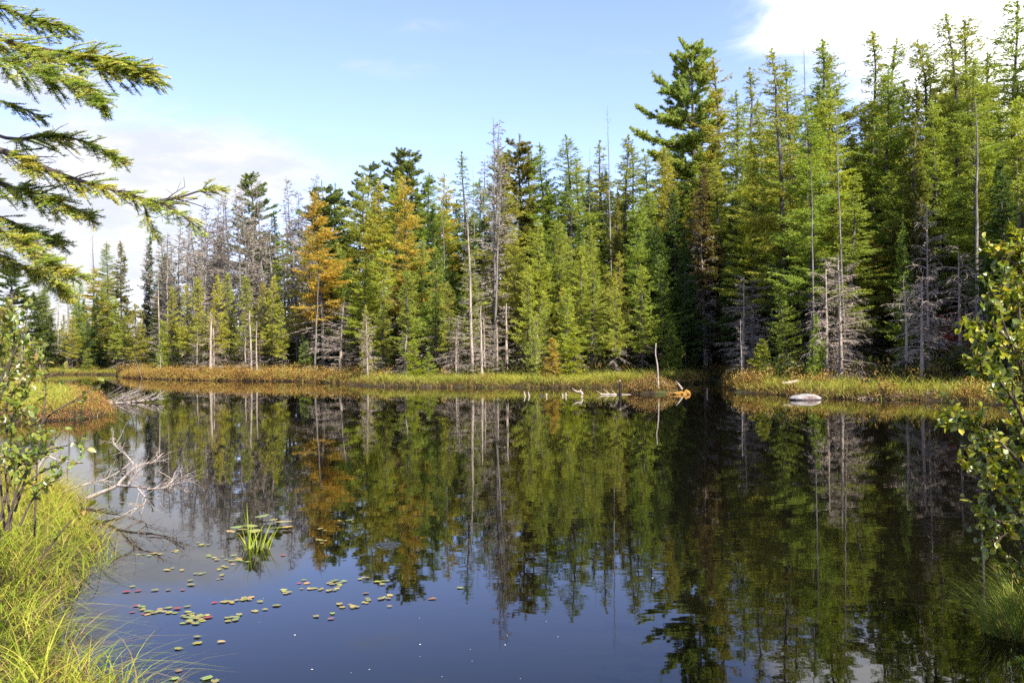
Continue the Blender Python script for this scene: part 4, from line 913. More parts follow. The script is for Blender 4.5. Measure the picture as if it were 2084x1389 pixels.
# shaded sedge on the near right bank
rng = seeded(403); xy = field(9000, 2.5, 8, 3.0, 7.5, rng); d = shore_dist(xy); ok = (d > .05) & (d < 2.5); xy, d = xy[ok], d[ok]; n = len(xy)
tag(sedge('sedge_grass', xy, ground_z(xy) - .03, rng.uniform(.15, .38, n), rng.uniform(.005, .009, n), .4, rng.uniform(.2, .9, n), ramp(NEAR, .1 + rng.normal(0, .2, n)), rng, seg=4), 'shaded green sedge on the near right bank', 'grass', kind='stuff')
def tuft(name, c, n, hmin, hmax, r, wd, lean, droop, pal, label, cat, seed, group=None, ub=.4, seg=6):
    rng = seeded(seed); a = rng.uniform(0, 6.28, n); rr_ = r * np.sqrt(rng.random(n)); l = np.abs(rng.normal(0, lean, n)); a2 = a + rng.normal(0, .7, n)
    base = np.column_stack((rr_ * np.cos(a), rr_ * np.sin(a), np.full(n, -.05))); dr = unit(np.column_stack((np.cos(a2) * l, np.sin(a2) * l, np.ones(n))))
    b = rng.uniform(0, 3.14, n); side = np.column_stack((np.cos(b), np.sin(b), np.zeros(n))); mb = MB()
    mb.strips(base, dr, rng.uniform(hmin, hmax, n), np.full(n, wd) * rng.uniform(.6, 1.2, n), droop * rng.uniform(.3, 1.2, n), side, seg, 0, ramp(pal, ub + rng.normal(0, .25, n)))
    o = mb.build(name, M['sedge']); o.location = c; return tag(o, label, cat, group)
tuft('sedge_tussock', tuple(G(2062, 1296) + (0.05, .05, .03)), 440, .22, .58, .17, .007, .35, .8, [(.09, .13, .02), (.17, .24, .04), (.28, .24, .08), (.24, .13, .06)], 'shaded drooping sedge tussock at the water near the alder', 'grass', 61)
tuft('sedge_tussock', tuple(G(2110, 1270) + (0, 0, .05)), 260, .25, .55, .16, .007, .3, .6, [(.09, .13, .02), (.17, .24, .04), (.28, .24, .08), (.24, .13, .06)], 'shaded upright sedge tussock cut off by the picture edge near the alder', 'grass', 62)
rc = G(523, 1118)
reed = tuft('reed_clump', tuple(rc), 24, .20, .50, .13, .014, .38, .25, [(.20, .30, .03), (.34, .40, .05), (.45, .42, .06)], 'clump of broad green reed blades standing in the open water', 'reed', 63, ub=.5)

# ---------------------------------------------------------------- lily pads and drifting specks
def pad_mesh(seed):
    rng = seeded(seed); n = 14; th = np.linspace(0, 2 * np.pi, n, endpoint=False); r = 1 + rng.normal(0, .11, n); r[0] *= .35
    ring = np.column_stack((np.cos(th) * r * .5, np.sin(th) * r * .36, .02 + .03 * rng.random(n))); mid = ring * (.55, .55, 1) + (0, 0, .012)
    V = np.vstack((ring, mid, [(0, 0, .02)])); mb = MB()
    F4 = [(i, (i + 1) % n, n + (i + 1) % n, n + i) for i in range(n)]; F3 = [(n + i, n + (i + 1) % n, 2 * n) for i in range(n)]
    mb.add(V, F4); mb.f.append(np.array(F3)); mb.m.append(np.zeros(n, int)); return mb.mesh('lily_pad', [M['pad']], True)
PADS = [pad_mesh(k) for k in range(4)]
PG, PY, PR, PB = (.215, .225, .05), (.34, .275, .065), (.27, .055, .045), (.20, .11, .06)
rp = random.Random(9)
def pads(px, py, n, sx, sy, label, cols=(PG, PG, PY), size=.050, lift=0.0):
    for k in range(n):
        x_ = px + (rp.gauss(0, 1) * sx if n > 1 else 0); y_ = py + (rp.gauss(0, 1) * sy if n > 1 else 0); q = G(x_, y_)
        s = size * rp.uniform(.7, 1.25); o = link('lily_pad', rp.choice(PADS)); o.location = (q[0], q[1], .003 + rp.uniform(0, .004) + lift * rp.uniform(.3, 1)); o.scale = (s, s, s * .6); o.rotation_euler = (rp.gauss(0, .03 + lift), rp.gauss(0, .03 + lift), rp.uniform(0, 6.28))
        c = rp.choice(cols); o.color = (*[v * rp.uniform(.8, 1.2) for v in c], 1); tag(o, label, 'lily pad', 'lily pads floating on the pond' if n == 1 else label.replace('lily pad in', 'lily pads in'))
L = 'lily pad in the '
for a in ((310, 1127, 8, 18, 2.5, L + 'thin row nearest the sedge bank'), (357, 1122, 3, 7, 1.5, L + 'little group between the thin row and the reeds'), (408, 1109, 5, 11, 3, L + 'sparse patch under the reflected dead trees'),
          (424, 1132, 3, 8, 2, L + 'trio left of the long patch below the reeds'), (466, 1138, 15, 18, 3.5, L + 'long patch directly below the reed clump'), (456, 1155, 7, 10, 2, L + 'narrow row under the long patch below the reeds'),
          (352, 1160, 4, 9, 2, L + 'loose group in the reflected white cloud'), (413, 1167, 3, 8, 1.5, L + 'short row of brownish pads in the reflected cloud', (PB, PG)), (452, 1173, 4, 6, 3, L + 'curled brown-edged group right of the reflected cloud', (PB, PG, PG)),
          (462, 1225, 10, 13, 2.5, L + 'golden row that starts with a red pad', (PG, PY, PY)), (499, 1219, 7, 9, 2, L + 'golden row right of the one that starts with a red pad', (PG, PY)), (284, 1241, 9, 16, 4, L + 'patch beside the drooping sedge stalks', (PG, PY, PG, PR)),
          (325, 1246, 11, 15, 4, L + 'patch left of the densest raft'), (382, 1257, 26, 17, 6, L + 'densest raft of the near water'), (476, 1258, 9, 12, 4, L + 'round patch right of the densest raft'),
          (684, 1187, 11, 13, 3, L + 'raft farthest right of the reeds'), (640, 1198, 5, 9, 1, L + 'thin line left below the right-hand raft'), (672, 1199, 5, 9, 2, L + 'thin line directly below the right-hand raft'), (582, 1204, 4, 6, 3, L + 'lone foursome between the reeds and the right-hand raft'),
          (739, 1176, 3, 8, 1.5, L + 'trio right above the right-hand raft'), (776, 1184, 6, 11, 2.5, L + 'row under the reflected pine tops'), (712, 1233, 6, 8, 3, L + 'clump below the right-hand raft'), (747, 1224, 4, 8, 3, L + 'clump right below the right-hand raft'),
          (787, 1217, 4, 7, 2, L + 'last clump to the right on the blue water'), (704, 1060, 5, 12, 3, L + 'slanting row above the fish ring'), (644, 1076, 4, 8, 2, L + 'pale group right of the reeds'), (648, 1099, 6, 9, 3, L + 'pale group between the reeds and the fish ring')):
    pads(*a)
for (x_, y_, c, lab) in ((390, 1190, PG, 'single green lily pad at the lower edge of the reflected cloud'), (388, 1181, PG, 'single green lily pad in the reflected cloud'), (314, 1201, PG, 'single green pad left in the reflected cloud'), (343, 1200, PB, 'single brown pad left in the reflected cloud'), (372, 1200, PR, 'reddish brown pad in the reflected cloud'),
                         (270, 1193, PG, 'single green pad at the tip of the sedge stalks'), (256, 1204, PR, 'crimson pad touching the sedge stalks'), (282, 1202, PR, 'crimson pad just off the sedge stalks'), (437, 1226, PR, 'red pad at the start of the golden row'), (275, 1233, PR, 'long red pad beside the sedge stalks'),
                         (362, 1238, PR, 'bright red lily pad above the densest raft'), (382, 1234, PG, 'green pad right beside the bright red one'), (424, 1256, PR, 'dull red pad right of the densest raft'), (529, 1224, PG, 'round green pad right of the golden rows'), (564, 1232, PG, 'small round green pad farthest right of the golden rows'), (539, 1240, PG, 'oval green pad below the golden rows'),
                         (519, 1243, PY, 'tiny yellow pad below the golden rows'), (402, 1296, PG, 'upper one of two green pads alone below the raft'), (400, 1309, PG, 'lower one of two green pads alone below the raft'), (449, 1306, PY, 'yellow torn pad alone on the deep blue water'), (364, 1320, PG, 'big round green pad alone near the sedge tips'),
                         (354, 1381, PG, 'green pad among the nearest sedge tips'), (420, 1381, PG, 'biggest green pad at the bottom edge of the water'), (363, 1365, PB, 'brown pad by the nearest sedge tips'), (438, 1386, PG, 'green pad right of the biggest one at the bottom edge'), (619, 1180, PG, 'single green pad left of the right-hand raft'),
                         (624, 1187, PY, 'orange pad left of the right-hand raft'), (608, 1187, PR, 'tiny red pad left of the orange one'), (691, 1229, PG, 'single broad green pad under the right-hand raft'), (677, 1248, PG, 'single green pad well below the right-hand raft'), (643, 1254, PG, 'single green pad left of the lowest pair under the right-hand raft'), (674, 1259, PB, 'brownish lowest pad under the right-hand raft'),
                         (793, 1234, PG, 'single green pad below the last clump on the right'), (938, 1196, PG, 'lone green pad farthest right under the reflected tree tops'), (881, 1218, PB, 'small brown leaf floating right of the reflected pines'), (575, 1130, PR, 'dark red pad right of the reed clump'), (745, 1207, PB, 'brown curled pad below the row of reflected pines')):
    pads(x_, y_, 1, 0, 0, lab, (c,), .075 if 'big' in lab else .06)
for (x_, y_, s_, c, lab) in ((536, 1055, .22, PG, 'large upper green pad standing right of the reed blades'), (557, 1062, .16, PG, 'large pad second from the top right of the reed blades'), (575, 1067, .26, PY, 'widest yellow-green pad right of the reed blades'), (562, 1080, .22, PG, 'large lower green pad right of the reed blades'), (585, 1077, .16, PY, 'orange-rimmed pad right of the reed blades'),
                             (484, 1076, .19, PG, 'large upper pad left of the reed blades'), (494, 1082, .17, PG, 'large lower pad left of the reed blades'), (508, 1073, .15, PG, 'pad half hidden behind the reed blades'), (516, 1087, .15, PG, 'pad at the foot of the reed blades'), (470, 1088, .12, PY, 'small yellowish pad left of the reed blades')):
    pads(x_, y_, 1, 0, 0, lab, (c,), s_, .03)
sp = []
mbs = MB(); import itertools
a = np.linspace(0, 2 * np.pi, 7, endpoint=False); mbs.add(np.vstack((np.column_stack((np.cos(a), .7 * np.sin(a), np.zeros(7))), [(0, 0, .5)])), [(i, (i + 1) % 7, 7) for i in range(7)])
M['fluff'] = solid('pale_floating_petal', (.45, .38, .30), (.75, .70, .64), 60, .8); sme = mbs.mesh('floating_speck', [M['fluff']], True)
for k in range(22):
    x_, y_ = (rp.uniform(330, 1150), rp.uniform(1210, 1388)) if k < 15 else (rp.uniform(1050, 1850), rp.uniform(1010, 1380)); q = G(x_, y_)
    o = link('floating_speck', sme); o.location = (q[0], q[1], .002); s = rp.uniform(.0018, .0036); o.scale = (s * rp.uniform(1, 2), s, s); o.rotation_euler.z = rp.uniform(0, 6.28)
    tag(o, 'tiny pale plant speck drifting on the open water', 'speck', 'pale specks drifting on the pond')
for (x_, y_, s, lab) in ((600, 1292, .016, 'rounded white speck with a brown spot on the blue water'), (635, 1362, .014, 'whitish speck low on the blue water, below the brown-spotted one'), (855, 1311, .014, 'brightest white speck in the middle of the blue water'), (1328, 1176, .013, 'white speck among the dark pine reflection'), (1028, 1312, .012, 'white speck right under the reflected snag')):
    q = G(x_, y_); o = link('floating_speck', sme); o.location = (q[0], q[1], .003); s *= .42; o.scale = (s * 1.1, s, s); tag(o, lab, 'speck', 'pale specks drifting on the pond')

# ---------------------------------------------------------------- dead wood in the near water
def branchy(name, limbs, mat, label, cat, seed, ntw=14, tw=(.12, .4), zmin=None, rt=.006, group=None):
    """limbs: list of (pixel points, depth, start radius, end radius)"""
    rng = seeded(seed); first = None; mb = MB()
    for pts, Y, r0, r1 in limbs:
        w_ = smooth_path([P(a, b, Y[i] if isinstance(Y, (list, tuple)) else Y) for i, (a, b) in enumerate(pts)], 14)
        if first is None: first = w_[0].copy()
        mb.tube(w_ - first, np.linspace(r0, r1, 14), 6); t = unit(np.gradient(w_, axis=0))
        for k in range(ntw):
            f = rng.uniform(.25, 1); i = int(f * 13); d_ = t[i] * .7 + rng.normal(0, .6, 3) + (0, 0, .15); d_ /= np.linalg.norm(d_); ln = rng.uniform(*tw) * (1.1 - .5 * f)
            s = np.linspace(0, 1, 6)[:, None]; c = w_[i] + d_ * ln * s + rng.normal(0, .14, 3) * ln * s ** 2; mb.tube(c - first, np.linspace(rt, rt * .3, 6), 4)
            for q in range(3):
                j = rng.integers(2, 6); d2 = d_ + rng.normal(0, .7, 3); d2 /= np.linalg.norm(d2); l2 = ln * rng.uniform(.2, .5); mb.tube(np.array((c[j], c[j] + d2 * l2 * .5 + rng.normal(0, .02, 3), c[j] + d2 * l2)) - first, (rt * .55, rt * .4, rt * .22), 3)
    o = mb.build(name, M[mat], smooth=True); o.location = first; return tag(o, label, cat, group)
Yb = 11.0
branchy('driftwood_branch', [([(176, 1014), (215, 998), (237, 988), (258, 966), (277, 950), (301, 942), (312, 940), (332, 921)], Yb, .027, .008),
                             ([(237, 987), (265, 988.5), (290, 991), (312, 995), (337, 989), (352, 977), (361, 967)], [Yb, 10.9, 10.8, 10.7, 10.7, 10.8, 10.8], .018, .006),
                             ([(276, 949), (258, 927), (237, 910), (228, 897)], [Yb, 11.2, 11.4, 11.5], .013, .004), ([(262, 984), (270, 972), (282, 958)], 10.8, .016, .008), ([(300, 995), (340, 990), (375, 968)], 10.6, .010, .004),
                             ([(280, 993), (296, 1013), (290, 1027), (262, 1040)], [10.8, 10.7, 10.6, 10.5], .010, .004)], 'pale', 'bleached forked branch reaching over the water from the near left bank', 'branch', 71, 15, (.10, .42), rt=.0042)
branchy('driftwood_branch', [([(105, 1010), (135, 998), (165, 988), (190, 981), (215, 974), (240, 960), (257, 948)], 11.4, .016, .006)], 'pale', 'thin bleached branch behind the forked one on the near left bank', 'branch', 72, 16, (.10, .4), rt=.0045)
branchy('driftwood_branch', [([(68, 985), (78, 952), (95, 927), (112, 934), (132, 938), (168, 941)], 11.8, .022, .006)], 'pale', 'white bent stick standing behind the left shrub by the water', 'branch', 73, 9, (.08, .3), rt=.0045)
branchy('sunken_branch', [([(150, 1048), (176, 1036), (205, 1041), (236, 1046)], 10.4, .022, .008)], 'darkwood', 'dark wet branch lying under the bleached forked branch', 'branch', 74, 8, (.08, .3))
branchy('drifting_stick', [([(1925, 1355), (1950, 1361), (1975, 1364), (2003, 1368)], 5.4, .010, .006)], 'grey', 'grey stick lying at the water below the sedge tussock', 'stick', 75, 4, (.04, .12), rt=.003)
branchy('drifting_stick', [([(2014, 1368), (2034, 1372), (2058, 1377)], 5.25, .012, .009)], 'pale', 'short cut stick with a yellow end below the sedge tussock', 'stick', 76, 0)
Yf = 36.0; rng = seeded(81); mb = MB(); st = P(206, 821, Yf)
tr_ = smooth_path([P(196, 822, Yf), P(260, 818, Yf), P(335, 811, Yf - .3)], 16); mb.tube(tr_ - st, np.linspace(.09, .02, 16), 6)
for k in range(46):
    f = rng.uniform(.03, .98); i = int(f * 15); L = rng.uniform(.5, 1.25) * (1.15 - .7 * f); s = np.linspace(0, 1, 7)[:, None]; sg = rng.choice((-1, 1))
    d_ = np.array((rng.uniform(.35, .95), sg * rng.uniform(.1, .8), rng.uniform(.25, .8))); d_ /= np.linalg.norm(d_); c = tr_[i] + d_ * L * s + np.array((.12, 0, -.10)) * L * s ** 2; mb.tube(c - st, np.linspace(.020, .005, 7), 4)
    for q in range(4):
        j = rng.integers(2, 7); d2 = d_ + rng.normal(0, .5, 3); d2 /= np.linalg.norm(d2); mb.tube(np.array((c[j], c[j] + d2 * L * rng.uniform(.12, .35))) - st, (.006, .003), 3)
o = mb.build('fallen_tree', M['pale'], smooth=True); o.location = st; tag(o, 'fallen bleached tree with ribbed branches lying off the tip of the grassy spit', 'fallen tree')

# ---------------------------------------------------------------- leafy shrubs close to the camera
LEAFL = [(.07, .11, .018), (.14, .21, .028), (.25, .28, .042), (.30, .20, .065)]
LEAFR = [(.055, .09, .014), (.13, .195, .022), (.26, .30, .028), (.42, .37, .04)]
def alder(name, base, stems, label, cat, seed, leaf, pal, nleaf=26, br=9, blen=(.2, .5), sr=.008, drop=.0, ub=.5, spread=.5):
    """stems: list of (pixel points, depth or depths); leaves on short shoots"""
    rng = seeded(seed); r = empty(name, tuple(base), label, cat); sm, lm = MB(), MB(); base = np.asarray(base); LP, LD = [], []
    for pts, Y in stems:
        wp = [P(a, b, Y[i] if isinstance(Y, (list, tuple)) else Y) for i, (a, b) in enumerate(pts)]
        w_ = smooth_path(wp, 16) - base; sm.tube(w_, np.linspace(sr, sr * .3, 16), 5); t = unit(np.gradient(w_, axis=0)); Ls = np.linalg.norm(np.diff(w_, axis=0), axis=1).sum()
        for k in range(max(2, int(br * Ls))):
            f = rng.uniform(.12, 1.0); i = int(f * 15); d_ = t[i] * .6 + rng.normal(0, spread, 3) + (0, 0, .1); d_ /= np.linalg.norm(d_); ln = rng.uniform(*blen) * (1.15 - .6 * f)
            s = np.linspace(0, 1, 5)[:, None]; c = w_[i] + d_ * ln * s + np.array((0, 0, .1)) * ln * s ** 2; sm.tube(c, np.linspace(sr * .4, sr * .15, 5), 4)
            m_ = max(2, int(nleaf * ln)); u = rng.uniform(.15, 1.03, m_); p_ = np.stack([np.interp(u, np.linspace(0, 1, 5), c[:, j]) for j in range(3)], 1)
            LP.append(p_); LD.append(d_ * .5 + rng.normal(0, .65, (m_, 3)) + (0, 0, -drop))
        m_ = max(2, int(nleaf * .35 * Ls)); u = rng.uniform(.3, 1.02, m_); p_ = np.stack([np.interp(u, np.linspace(0, 1, 16), w_[:, j]) for j in range(3)], 1); LP.append(p_); LD.append(rng.normal(0, .7, (m_, 3)) + (0, 0, -drop))
    LP = np.vstack(LP); LD = np.vstack(LD); n = len(LP)
    leaves(lm, LP, LD, leaf * rng.uniform(.55, 1.2, n), rng, 0, 1.1, ramp(pal, ub + rng.normal(0, .22, n)), .72)
    sm.build('stems', M['twig'], r, True); lm.build('leaves', M['alderleaf'], r, True); return r
bL = G(20, 1120); Yl = 6.3
alder('alder_sapling', (bL[0], Yl, .2), [([(10, 1080), (-5, 900), (0, 778), (38, 702), (52, 661), (57, 609)], Yl)], 'tall thin sapling with few leaves at the left, its tip above the grass', 'shrub', 91, .052, LEAFL, 30, 5, (.08, .2), .008)
alder('alder_sapling', (bL[0] + .2, Yl - .2, .2), [([(70, 1090), (76, 930), (87, 851), (93, 800), (92, 765), (82, 728)], 6.1), ([(84, 862), (110, 838), (145, 818), (171, 802), (198, 785), (216, 772)], 6.0), ([(92, 768), (112, 762), (132, 757)], 6.1)], 'slender shrub with a long twig reaching right over the grassy spit', 'shrub', 92, .052, LEAFL, 28, 4, (.08, .2), .007)
alder('alder_shrub', (bL[0] - .4, 6.6, .2), [([(0, 1100), (-20, 900), (10, 780), (30, 690), (20, 640)], 6.6), ([(-30, 1000), (-40, 850), (-10, 740), (12, 660)], 6.8), ([(20, 1060), (10, 900), (40, 820), (70, 760), (78, 735)], 6.5), ([(-50, 900), (-10, 800), (40, 745), (60, 700)], 6.9), ([(-20, 980), (0, 860), (25, 800), (52, 775)], 6.4), ([(-60, 800), (-20, 700), (0, 640), (8, 610)], 7.0)],
      'bushy pale-leaved shrub filling the left edge above the near bank', 'shrub', 93, .052, LEAFL, 60, 10, (.15, .4), .009, ub=.55)
alder('alder_shrub', (bL[0], 5.9, .2), [([(20, 1080), (30, 1010), (60, 950), (100, 915), (140, 905), (175, 886)], 5.8), ([(0, 1060), (20, 980), (50, 930), (80, 890), (100, 870)], 5.9), ([(10, 1080), (40, 1000), (85, 960), (120, 945)], 5.7), ([(-30, 1000), (0, 940), (35, 905), (60, 880)], 6.0), ([(-20, 960), (-10, 900), (15, 870), (40, 850)], 6.1), ([(40, 1070), (70, 1010), (95, 985), (122, 975)], 5.7), ([(30, 1040), (55, 960), (65, 905), (72, 868)], 5.8)],
      'low leafy shrub in front of the water beside the near left grass', 'shrub', 94, .05, LEAFL, 56, 8, (.12, .32), .008, ub=.5)
alder('dark_twig_shrub', (P(92, 1122, 6.4)[0], 6.4, .3), [([(80, 1140), (115, 1095), (140, 1064), (165, 1045), (185, 1028)], 6.4)], 'dark twig with a few yellow leaves crossing the near left grass', 'shrub', 95, .075, [(.30, .33, .04), (.42, .38, .05), (.45, .22, .08)], 12, 5, (.06, .16), .008)
bR = np.array((2.75, 4.1, .2))
RS = [([(2190, 1500), (2130, 1250), (2092, 900), (2078, 700), (2072, 560), (2076, 475)], 4.1), ([(2190, 1500), (2140, 1200), (2110, 900), (2080, 760), (2035, 640), (2010, 575)], [4.1, 4.1, 4.0, 3.9, 3.9, 3.8]), ([(2190, 1400), (2120, 1000), (2080, 850), (2030, 770), (1985, 735)], [4.1, 4.0, 3.9, 3.8, 3.7]),
      ([(2150, 1250), (2090, 980), (2040, 905), (1990, 868), (1938, 857)], [4.1, 3.9, 3.8, 3.7, 3.6]), ([(2160, 1300), (2095, 1080), (2035, 1003), (1990, 965), (1955, 938)], [4.1, 3.9, 3.8, 3.7, 3.7]), ([(2150, 1100), (2100, 780), (2050, 690), (2005, 655), (1985, 668)], [4.1, 4.0, 3.9, 3.9, 3.9]),
      ([(2150, 1000), (2110, 640), (2085, 560), (2045, 525), (2025, 520)], [4.2, 4.2, 4.1, 4.1, 4.1]), ([(2160, 1350), (2100, 1160), (2045, 1070), (2000, 1045)], [4.1, 3.9, 3.8, 3.8]), ([(2200, 1300), (2150, 900), (2120, 700), (2110, 560), (2100, 500)], [4.4, 4.4, 4.4, 4.4, 4.4]),
      ([(2200, 1300), (2130, 1020), (2070, 960), (2020, 930), (1985, 915)], [4.3, 4.2, 4.2, 4.1, 4.1]), ([(2180, 1100), (2120, 860), (2065, 800), (2035, 760), (2020, 720)], [4.4, 4.3, 4.2, 4.2, 4.2]), ([(2200, 1250), (2120, 1120), (2070, 1080), (2040, 1090), (2020, 1110)], [4.2, 4.0, 3.9, 3.9, 3.9]),
      ([(2210, 1200), (2150, 840), (2115, 740), (2075, 660), (2055, 600)], [4.6, 4.5, 4.4, 4.3, 4.3])]
alder('alder_shrub', tuple(bR), RS, 'alder with glossy leaves at the right edge, sunlit on top and shaded below', 'shrub', 96, .037, LEAFR, 105, 18, (.09, .24), .010, ub=.6)
# the alders beside it, out of the picture to the right, that shade its lower half
for (x_, y_, h_, R_, n_, sd_, lab) in ((3.35, 2.55, 2.5, 1.0, 5000, 97, 'tall alder bush beyond the right edge on the near bank'), (4.4, 3.2, 3.1, 1.2, 5000, 98, 'taller alder bush behind the shaded tussocks on the near bank'), (4.3, 1.0, 3.9, 1.4, 4200, 99, 'alder bush beside the viewpoint on the right')):
    leaf_bush('alder_shrub', x_, y_, R_, h_, n_, LEAFR, lab, 'shrub', sd_, .085)

# ---------------------------------------------------------------- the fir on the left bank whose boughs hang into the picture
NEED = [(.10, .17, .028), (.20, .31, .04), (.34, .42, .06), (.47, .46, .08)]
firx = np.array((-3.35, 3.9, 0.2))
fir = empty('balsam_fir', tuple(firx), 'fir at the left edge whose drooping needled boughs hang into the sky', 'fir')
mb = MB(); z = np.linspace(-.3, 8.2, 14); mb.tube(np.column_stack((.03 * np.sin(z), .02 * np.cos(z * 1.3), z)), .14 * (1 - np.clip(z, 0, 8.2) / 8.6) + .008, 10); mb.build('trunk', M['firbark'], fir, True)
def needle_rows(mb, rng, a, b, nl, spacing, col, up):
    L = np.linalg.norm(b - a); n = max(3, int(L / spacing)); d = (b - a) / max(L, 1e-6); f = np.linspace(0.02, 1, n); pos = a + (b - a) * f[:, None]
    lat = np.cross(d, up); lat /= max(np.linalg.norm(lat), 1e-6); u2 = np.cross(lat, d)
    for sg in (-1, 1):
        dr = unit(lat * sg * (1.0 + rng.normal(0, .12, (n, 1))) + d * (.55 + rng.normal(0, .15, (n, 1))) + u2 * (.28 + rng.normal(0, .25, (n, 1))))
        Y = unit(np.cross(u2[None] + rng.normal(0, .3, (n, 3)), dr)); Z = np.cross(dr, Y); ln = nl * rng.uniform(.7, 1.15, n) * np.clip(1.15 - .5 * (f > .93), .5, 1)
        mb.stamp(DIA, DIAF, pos, dr, Y, Z, np.stack((ln, np.full(n, .0034), ln), 1), 0, np.clip(col * rng.uniform(.75, 1.25, (n, 1)), 0, 1))
def bough(pts, depth, sec, dens, seed, r0=.012, drop=.5, s0=.0, nl=.0145, bare=0.0, hue=.5, spacing=.0042, rise=.25, label=None, slen=1.0):
    """a fir bough: main axis through photo pixels, side twigs with their own twiglets, needles in two ranks"""
    rng = seeded(seed); wp = [P(a, b, depth[i] if isinstance(depth, (list, tuple)) else depth) for i, (a, b) in enumerate(pts)]
    path = smooth_path(wp, 24) - firx; wood, nm = MB(), MB(); wood.tube(path, np.linspace(r0, .0018, 24), 6); t = unit(np.gradient(path, axis=0)); Ls = np.linalg.norm(np.diff(path, axis=0), axis=1).sum()
    up = np.array((0, -.35, 1.0)); up /= np.linalg.norm(up)
    def at(f): return np.array([np.interp(f * 23, np.arange(24), path[:, j]) for j in range(3)])
    for k in range(int(Ls * dens * 1.12)):
        f = rng.uniform(s0, 1.0) if k else .99; i = int(f * 23); sg = 1 if k % 2 else -1
        l1 = np.array((.0, sg * .75, -drop * .62)) + (rng.normal(0, .30, 3)); d_ = t[i] * rng.uniform(.75, 1.15) + l1 * .85
        if rng.random() < rise: d_ = t[i] * .9 + np.array((0, sg * .35, .30)) + rng.normal(0, .15, 3)
        d_ /= np.linalg.norm(d_); ln = sec * .90 * (1.08 - .78 * f) * rng.uniform(.5, 1.15) * slen + .03; s = np.linspace(0, 1, 6)[:, None]
        c = at(f) + d_ * ln * s + np.array((0, 0, -.12)) * ln * s ** 2; wood.tube(c, np.linspace(.0028, .0011, 6), 4)
        if rng.random() < bare: 
            for q in range(3):
                j = rng.integers(1, 6); d2 = d_ + rng.normal(0, .7, 3); d2 /= np.linalg.norm(d2); wood.tube(np.array((c[j], c[j] + d2 * ln * .35)), (.0012, .0007), 3)
            continue
        cc = ramp(NEED, np.array([hue + .14 + rng.normal(0, .26)]))[0]
        for j in range(5): needle_rows(nm, rng, c[j], c[j + 1], nl, spacing, cc, up)
        for q in range(int(ln / .017)):
            g = rng.uniform(.12, .95); o_ = np.array([np.interp(g * 5, np.arange(6), c[:, j]) for j in range(3)]); lt = np.cross(d_, up); lt /= np.linalg.norm(lt)
            d2 = d_ * .62 + lt * (1 if q % 2 else -1) * .85 + rng.normal(0, .12, 3) + (0, 0, -.05); d2 /= np.linalg.norm(d2); l2 = (.02 + ln * .42 * (1 - g)) * rng.uniform(.6, 1.1)
            e = o_ + d2 * l2; wood.tube(np.array((o_, e)), (.0013, .0007), 3); needle_rows(nm, rng, o_, e, nl * .95, spacing, cc * rng.uniform(.85, 1.2), up)
    b_ = wood.build('bough', M['firbark'], fir, True); nm.build('needles', M['needle'], b_)
    if label: b_['label'] = label
bough([(-560, -40), (-250, 0), (0, 80), (150, 112), (240, 128), (304, 146)], [3.9, 3.75, 3.6, 3.5, 3.45, 3.4], .26, 62, 201, .016, .62, .30, hue=.58)
bough([(-560, -120), (-200, -60), (0, 15), (80, 42), (140, 58)], [3.9, 3.9, 3.85, 3.8, 3.75], .14, 50, 202, .012, .45, .35, hue=.35)
bough([(-500, 40), (-200, 60), (0, 120), (110, 152), (175, 178), (206, 205)], [3.9, 3.6, 3.4, 3.3, 3.25, 3.2], .17, 44, 203, .012, .6, .3, hue=.42)
bough([(-500, 120), (-200, 140), (-60, 185), (30, 215), (88, 240)], [3.9, 3.8, 3.7, 3.65, 3.6], .09, 24, 204, .009, .35, .4, hue=.30, bare=.2)
bough([(-500, 160), (-200, 200), (0, 278), (90, 276), (150, 282), (200, 300), (244, 325)], [3.9, 3.8, 3.6, 3.5, 3.45, 3.4, 3.4], .13, 34, 205, .010, .45, .35, hue=.52, bare=.12)
bough([(-520, 210), (-220, 245), (0, 306), (60, 328), (130, 357), (200, 378), (270, 398), (330, 412)], [3.9, 3.7, 3.5, 3.45, 3.4, 3.35, 3.3, 3.3], .15, 44, 206, .018, .5, .28, hue=.62, bare=.32, label='longest bough, thin and yellowing towards its tip')
bough([(326, 411), (370, 400), (410, 388), (452, 386)], [3.3, 3.3, 3.28, 3.25], .10, 60, 207, .005, .35, 0, hue=.72, bare=.3)
bough([(326, 411), (355, 428), (380, 445), (392, 455)], [3.3, 3.25, 3.2, 3.2], .10, 60, 208, .005, .4, 0, hue=.75, bare=.2)
bough([(283, 402), (296, 425), (300, 450), (310, 466)], [3.3, 3.3, 3.3, 3.3], .11, 60, 209, .005, .3, .25, hue=.70, bare=.2)
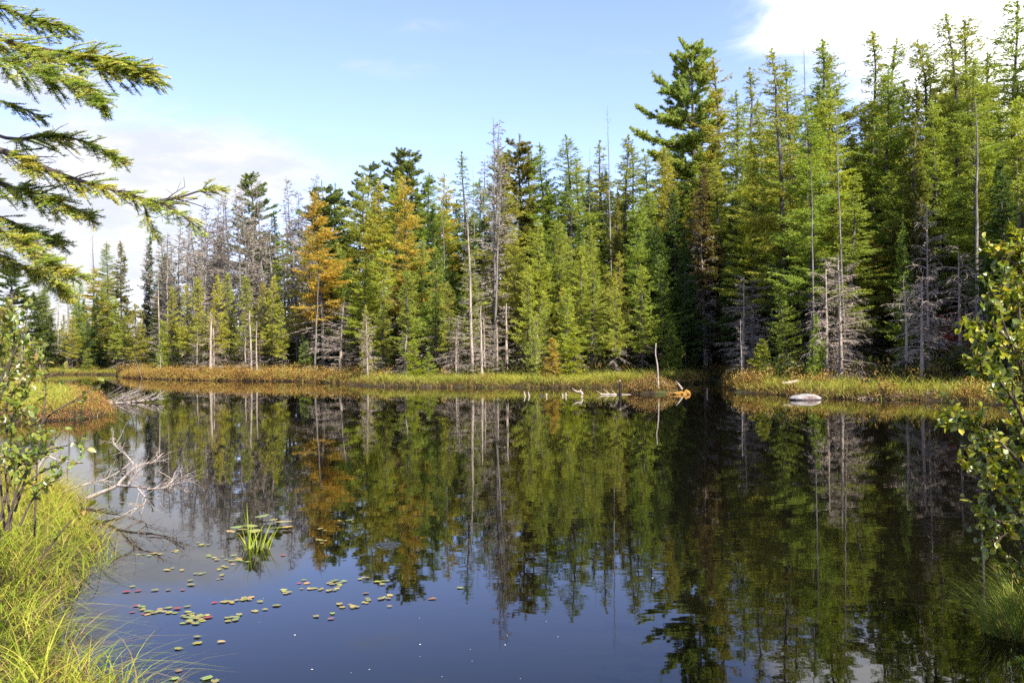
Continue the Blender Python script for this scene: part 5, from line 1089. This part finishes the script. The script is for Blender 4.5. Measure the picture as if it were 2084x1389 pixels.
bough([(-520, 240), (-200, 290), (0, 372), (70, 392), (130, 415), (180, 438)], [3.9, 3.75, 3.6, 3.5, 3.45, 3.4], .16, 48, 210, .012, .62, .28, hue=.48, bare=.1)
bough([(-500, 330), (-200, 370), (0, 442), (50, 465), (95, 482), (120, 488)], [3.9, 3.85, 3.75, 3.7, 3.65, 3.6], .11, 38, 211, .010, .5, .3, hue=.38)
bough([(-500, 340), (-200, 390), (0, 470), (60, 505), (110, 540), (160, 560)], [3.9, 3.7, 3.5, 3.4, 3.35, 3.3], .14, 46, 212, .012, .5, .28, hue=.68)
bough([(-500, 380), (-200, 440), (0, 520), (60, 550), (110, 575), (128, 590)], [3.9, 3.8, 3.65, 3.55, 3.5, 3.5], .13, 46, 213, .011, .5, .28, hue=.74)
rng = seeded(230)
for k in range(13):                                   # boughs on the far side of the trunk and above the picture
    a = rng.uniform(2.0, 5.4); zz = rng.uniform(1.6, 7.2); L = 1.9 * (1.05 - zz / 8.2) + .35; s = np.linspace(0, 1, 12)[:, None]; d_ = np.array((math.cos(a), math.sin(a), -.15))
    path = np.array((0, 0, zz)) + d_ * L * s + np.array((0, 0, -.18)) * L * s ** 2; wood, nm = MB(), MB(); wood.tube(path, np.linspace(.014, .002, 12), 5)
    for q in range(int(L * 26)):
        f = rng.uniform(.15, 1); i = int(f * 11); e = d_ * .8 + rng.normal(0, .5, 3); e /= np.linalg.norm(e); ln = .32 * (1.1 - .75 * f) * rng.uniform(.5, 1.1); wood.tube(np.array((path[i], path[i] + e * ln)), (.003, .001), 3); cc = ramp(NEED, np.array([.4 + rng.normal(0, .2)]))[0]
        needle_rows(nm, rng, path[i], path[i] + e * ln, .02, .009, cc, np.array((0, -.3, .95)))
        for h in range(4): g = path[i] + e * ln * rng.uniform(.2, .9); e2 = e + rng.normal(0, .6, 3); e2 /= np.linalg.norm(e2); needle_rows(nm, rng, g, g + e2 * ln * .4, .02, .009, cc, np.array((0, -.3, .95)))
    b_ = wood.build('bough', M['firbark'], fir); nm.build('needles', M['needle'], b_)
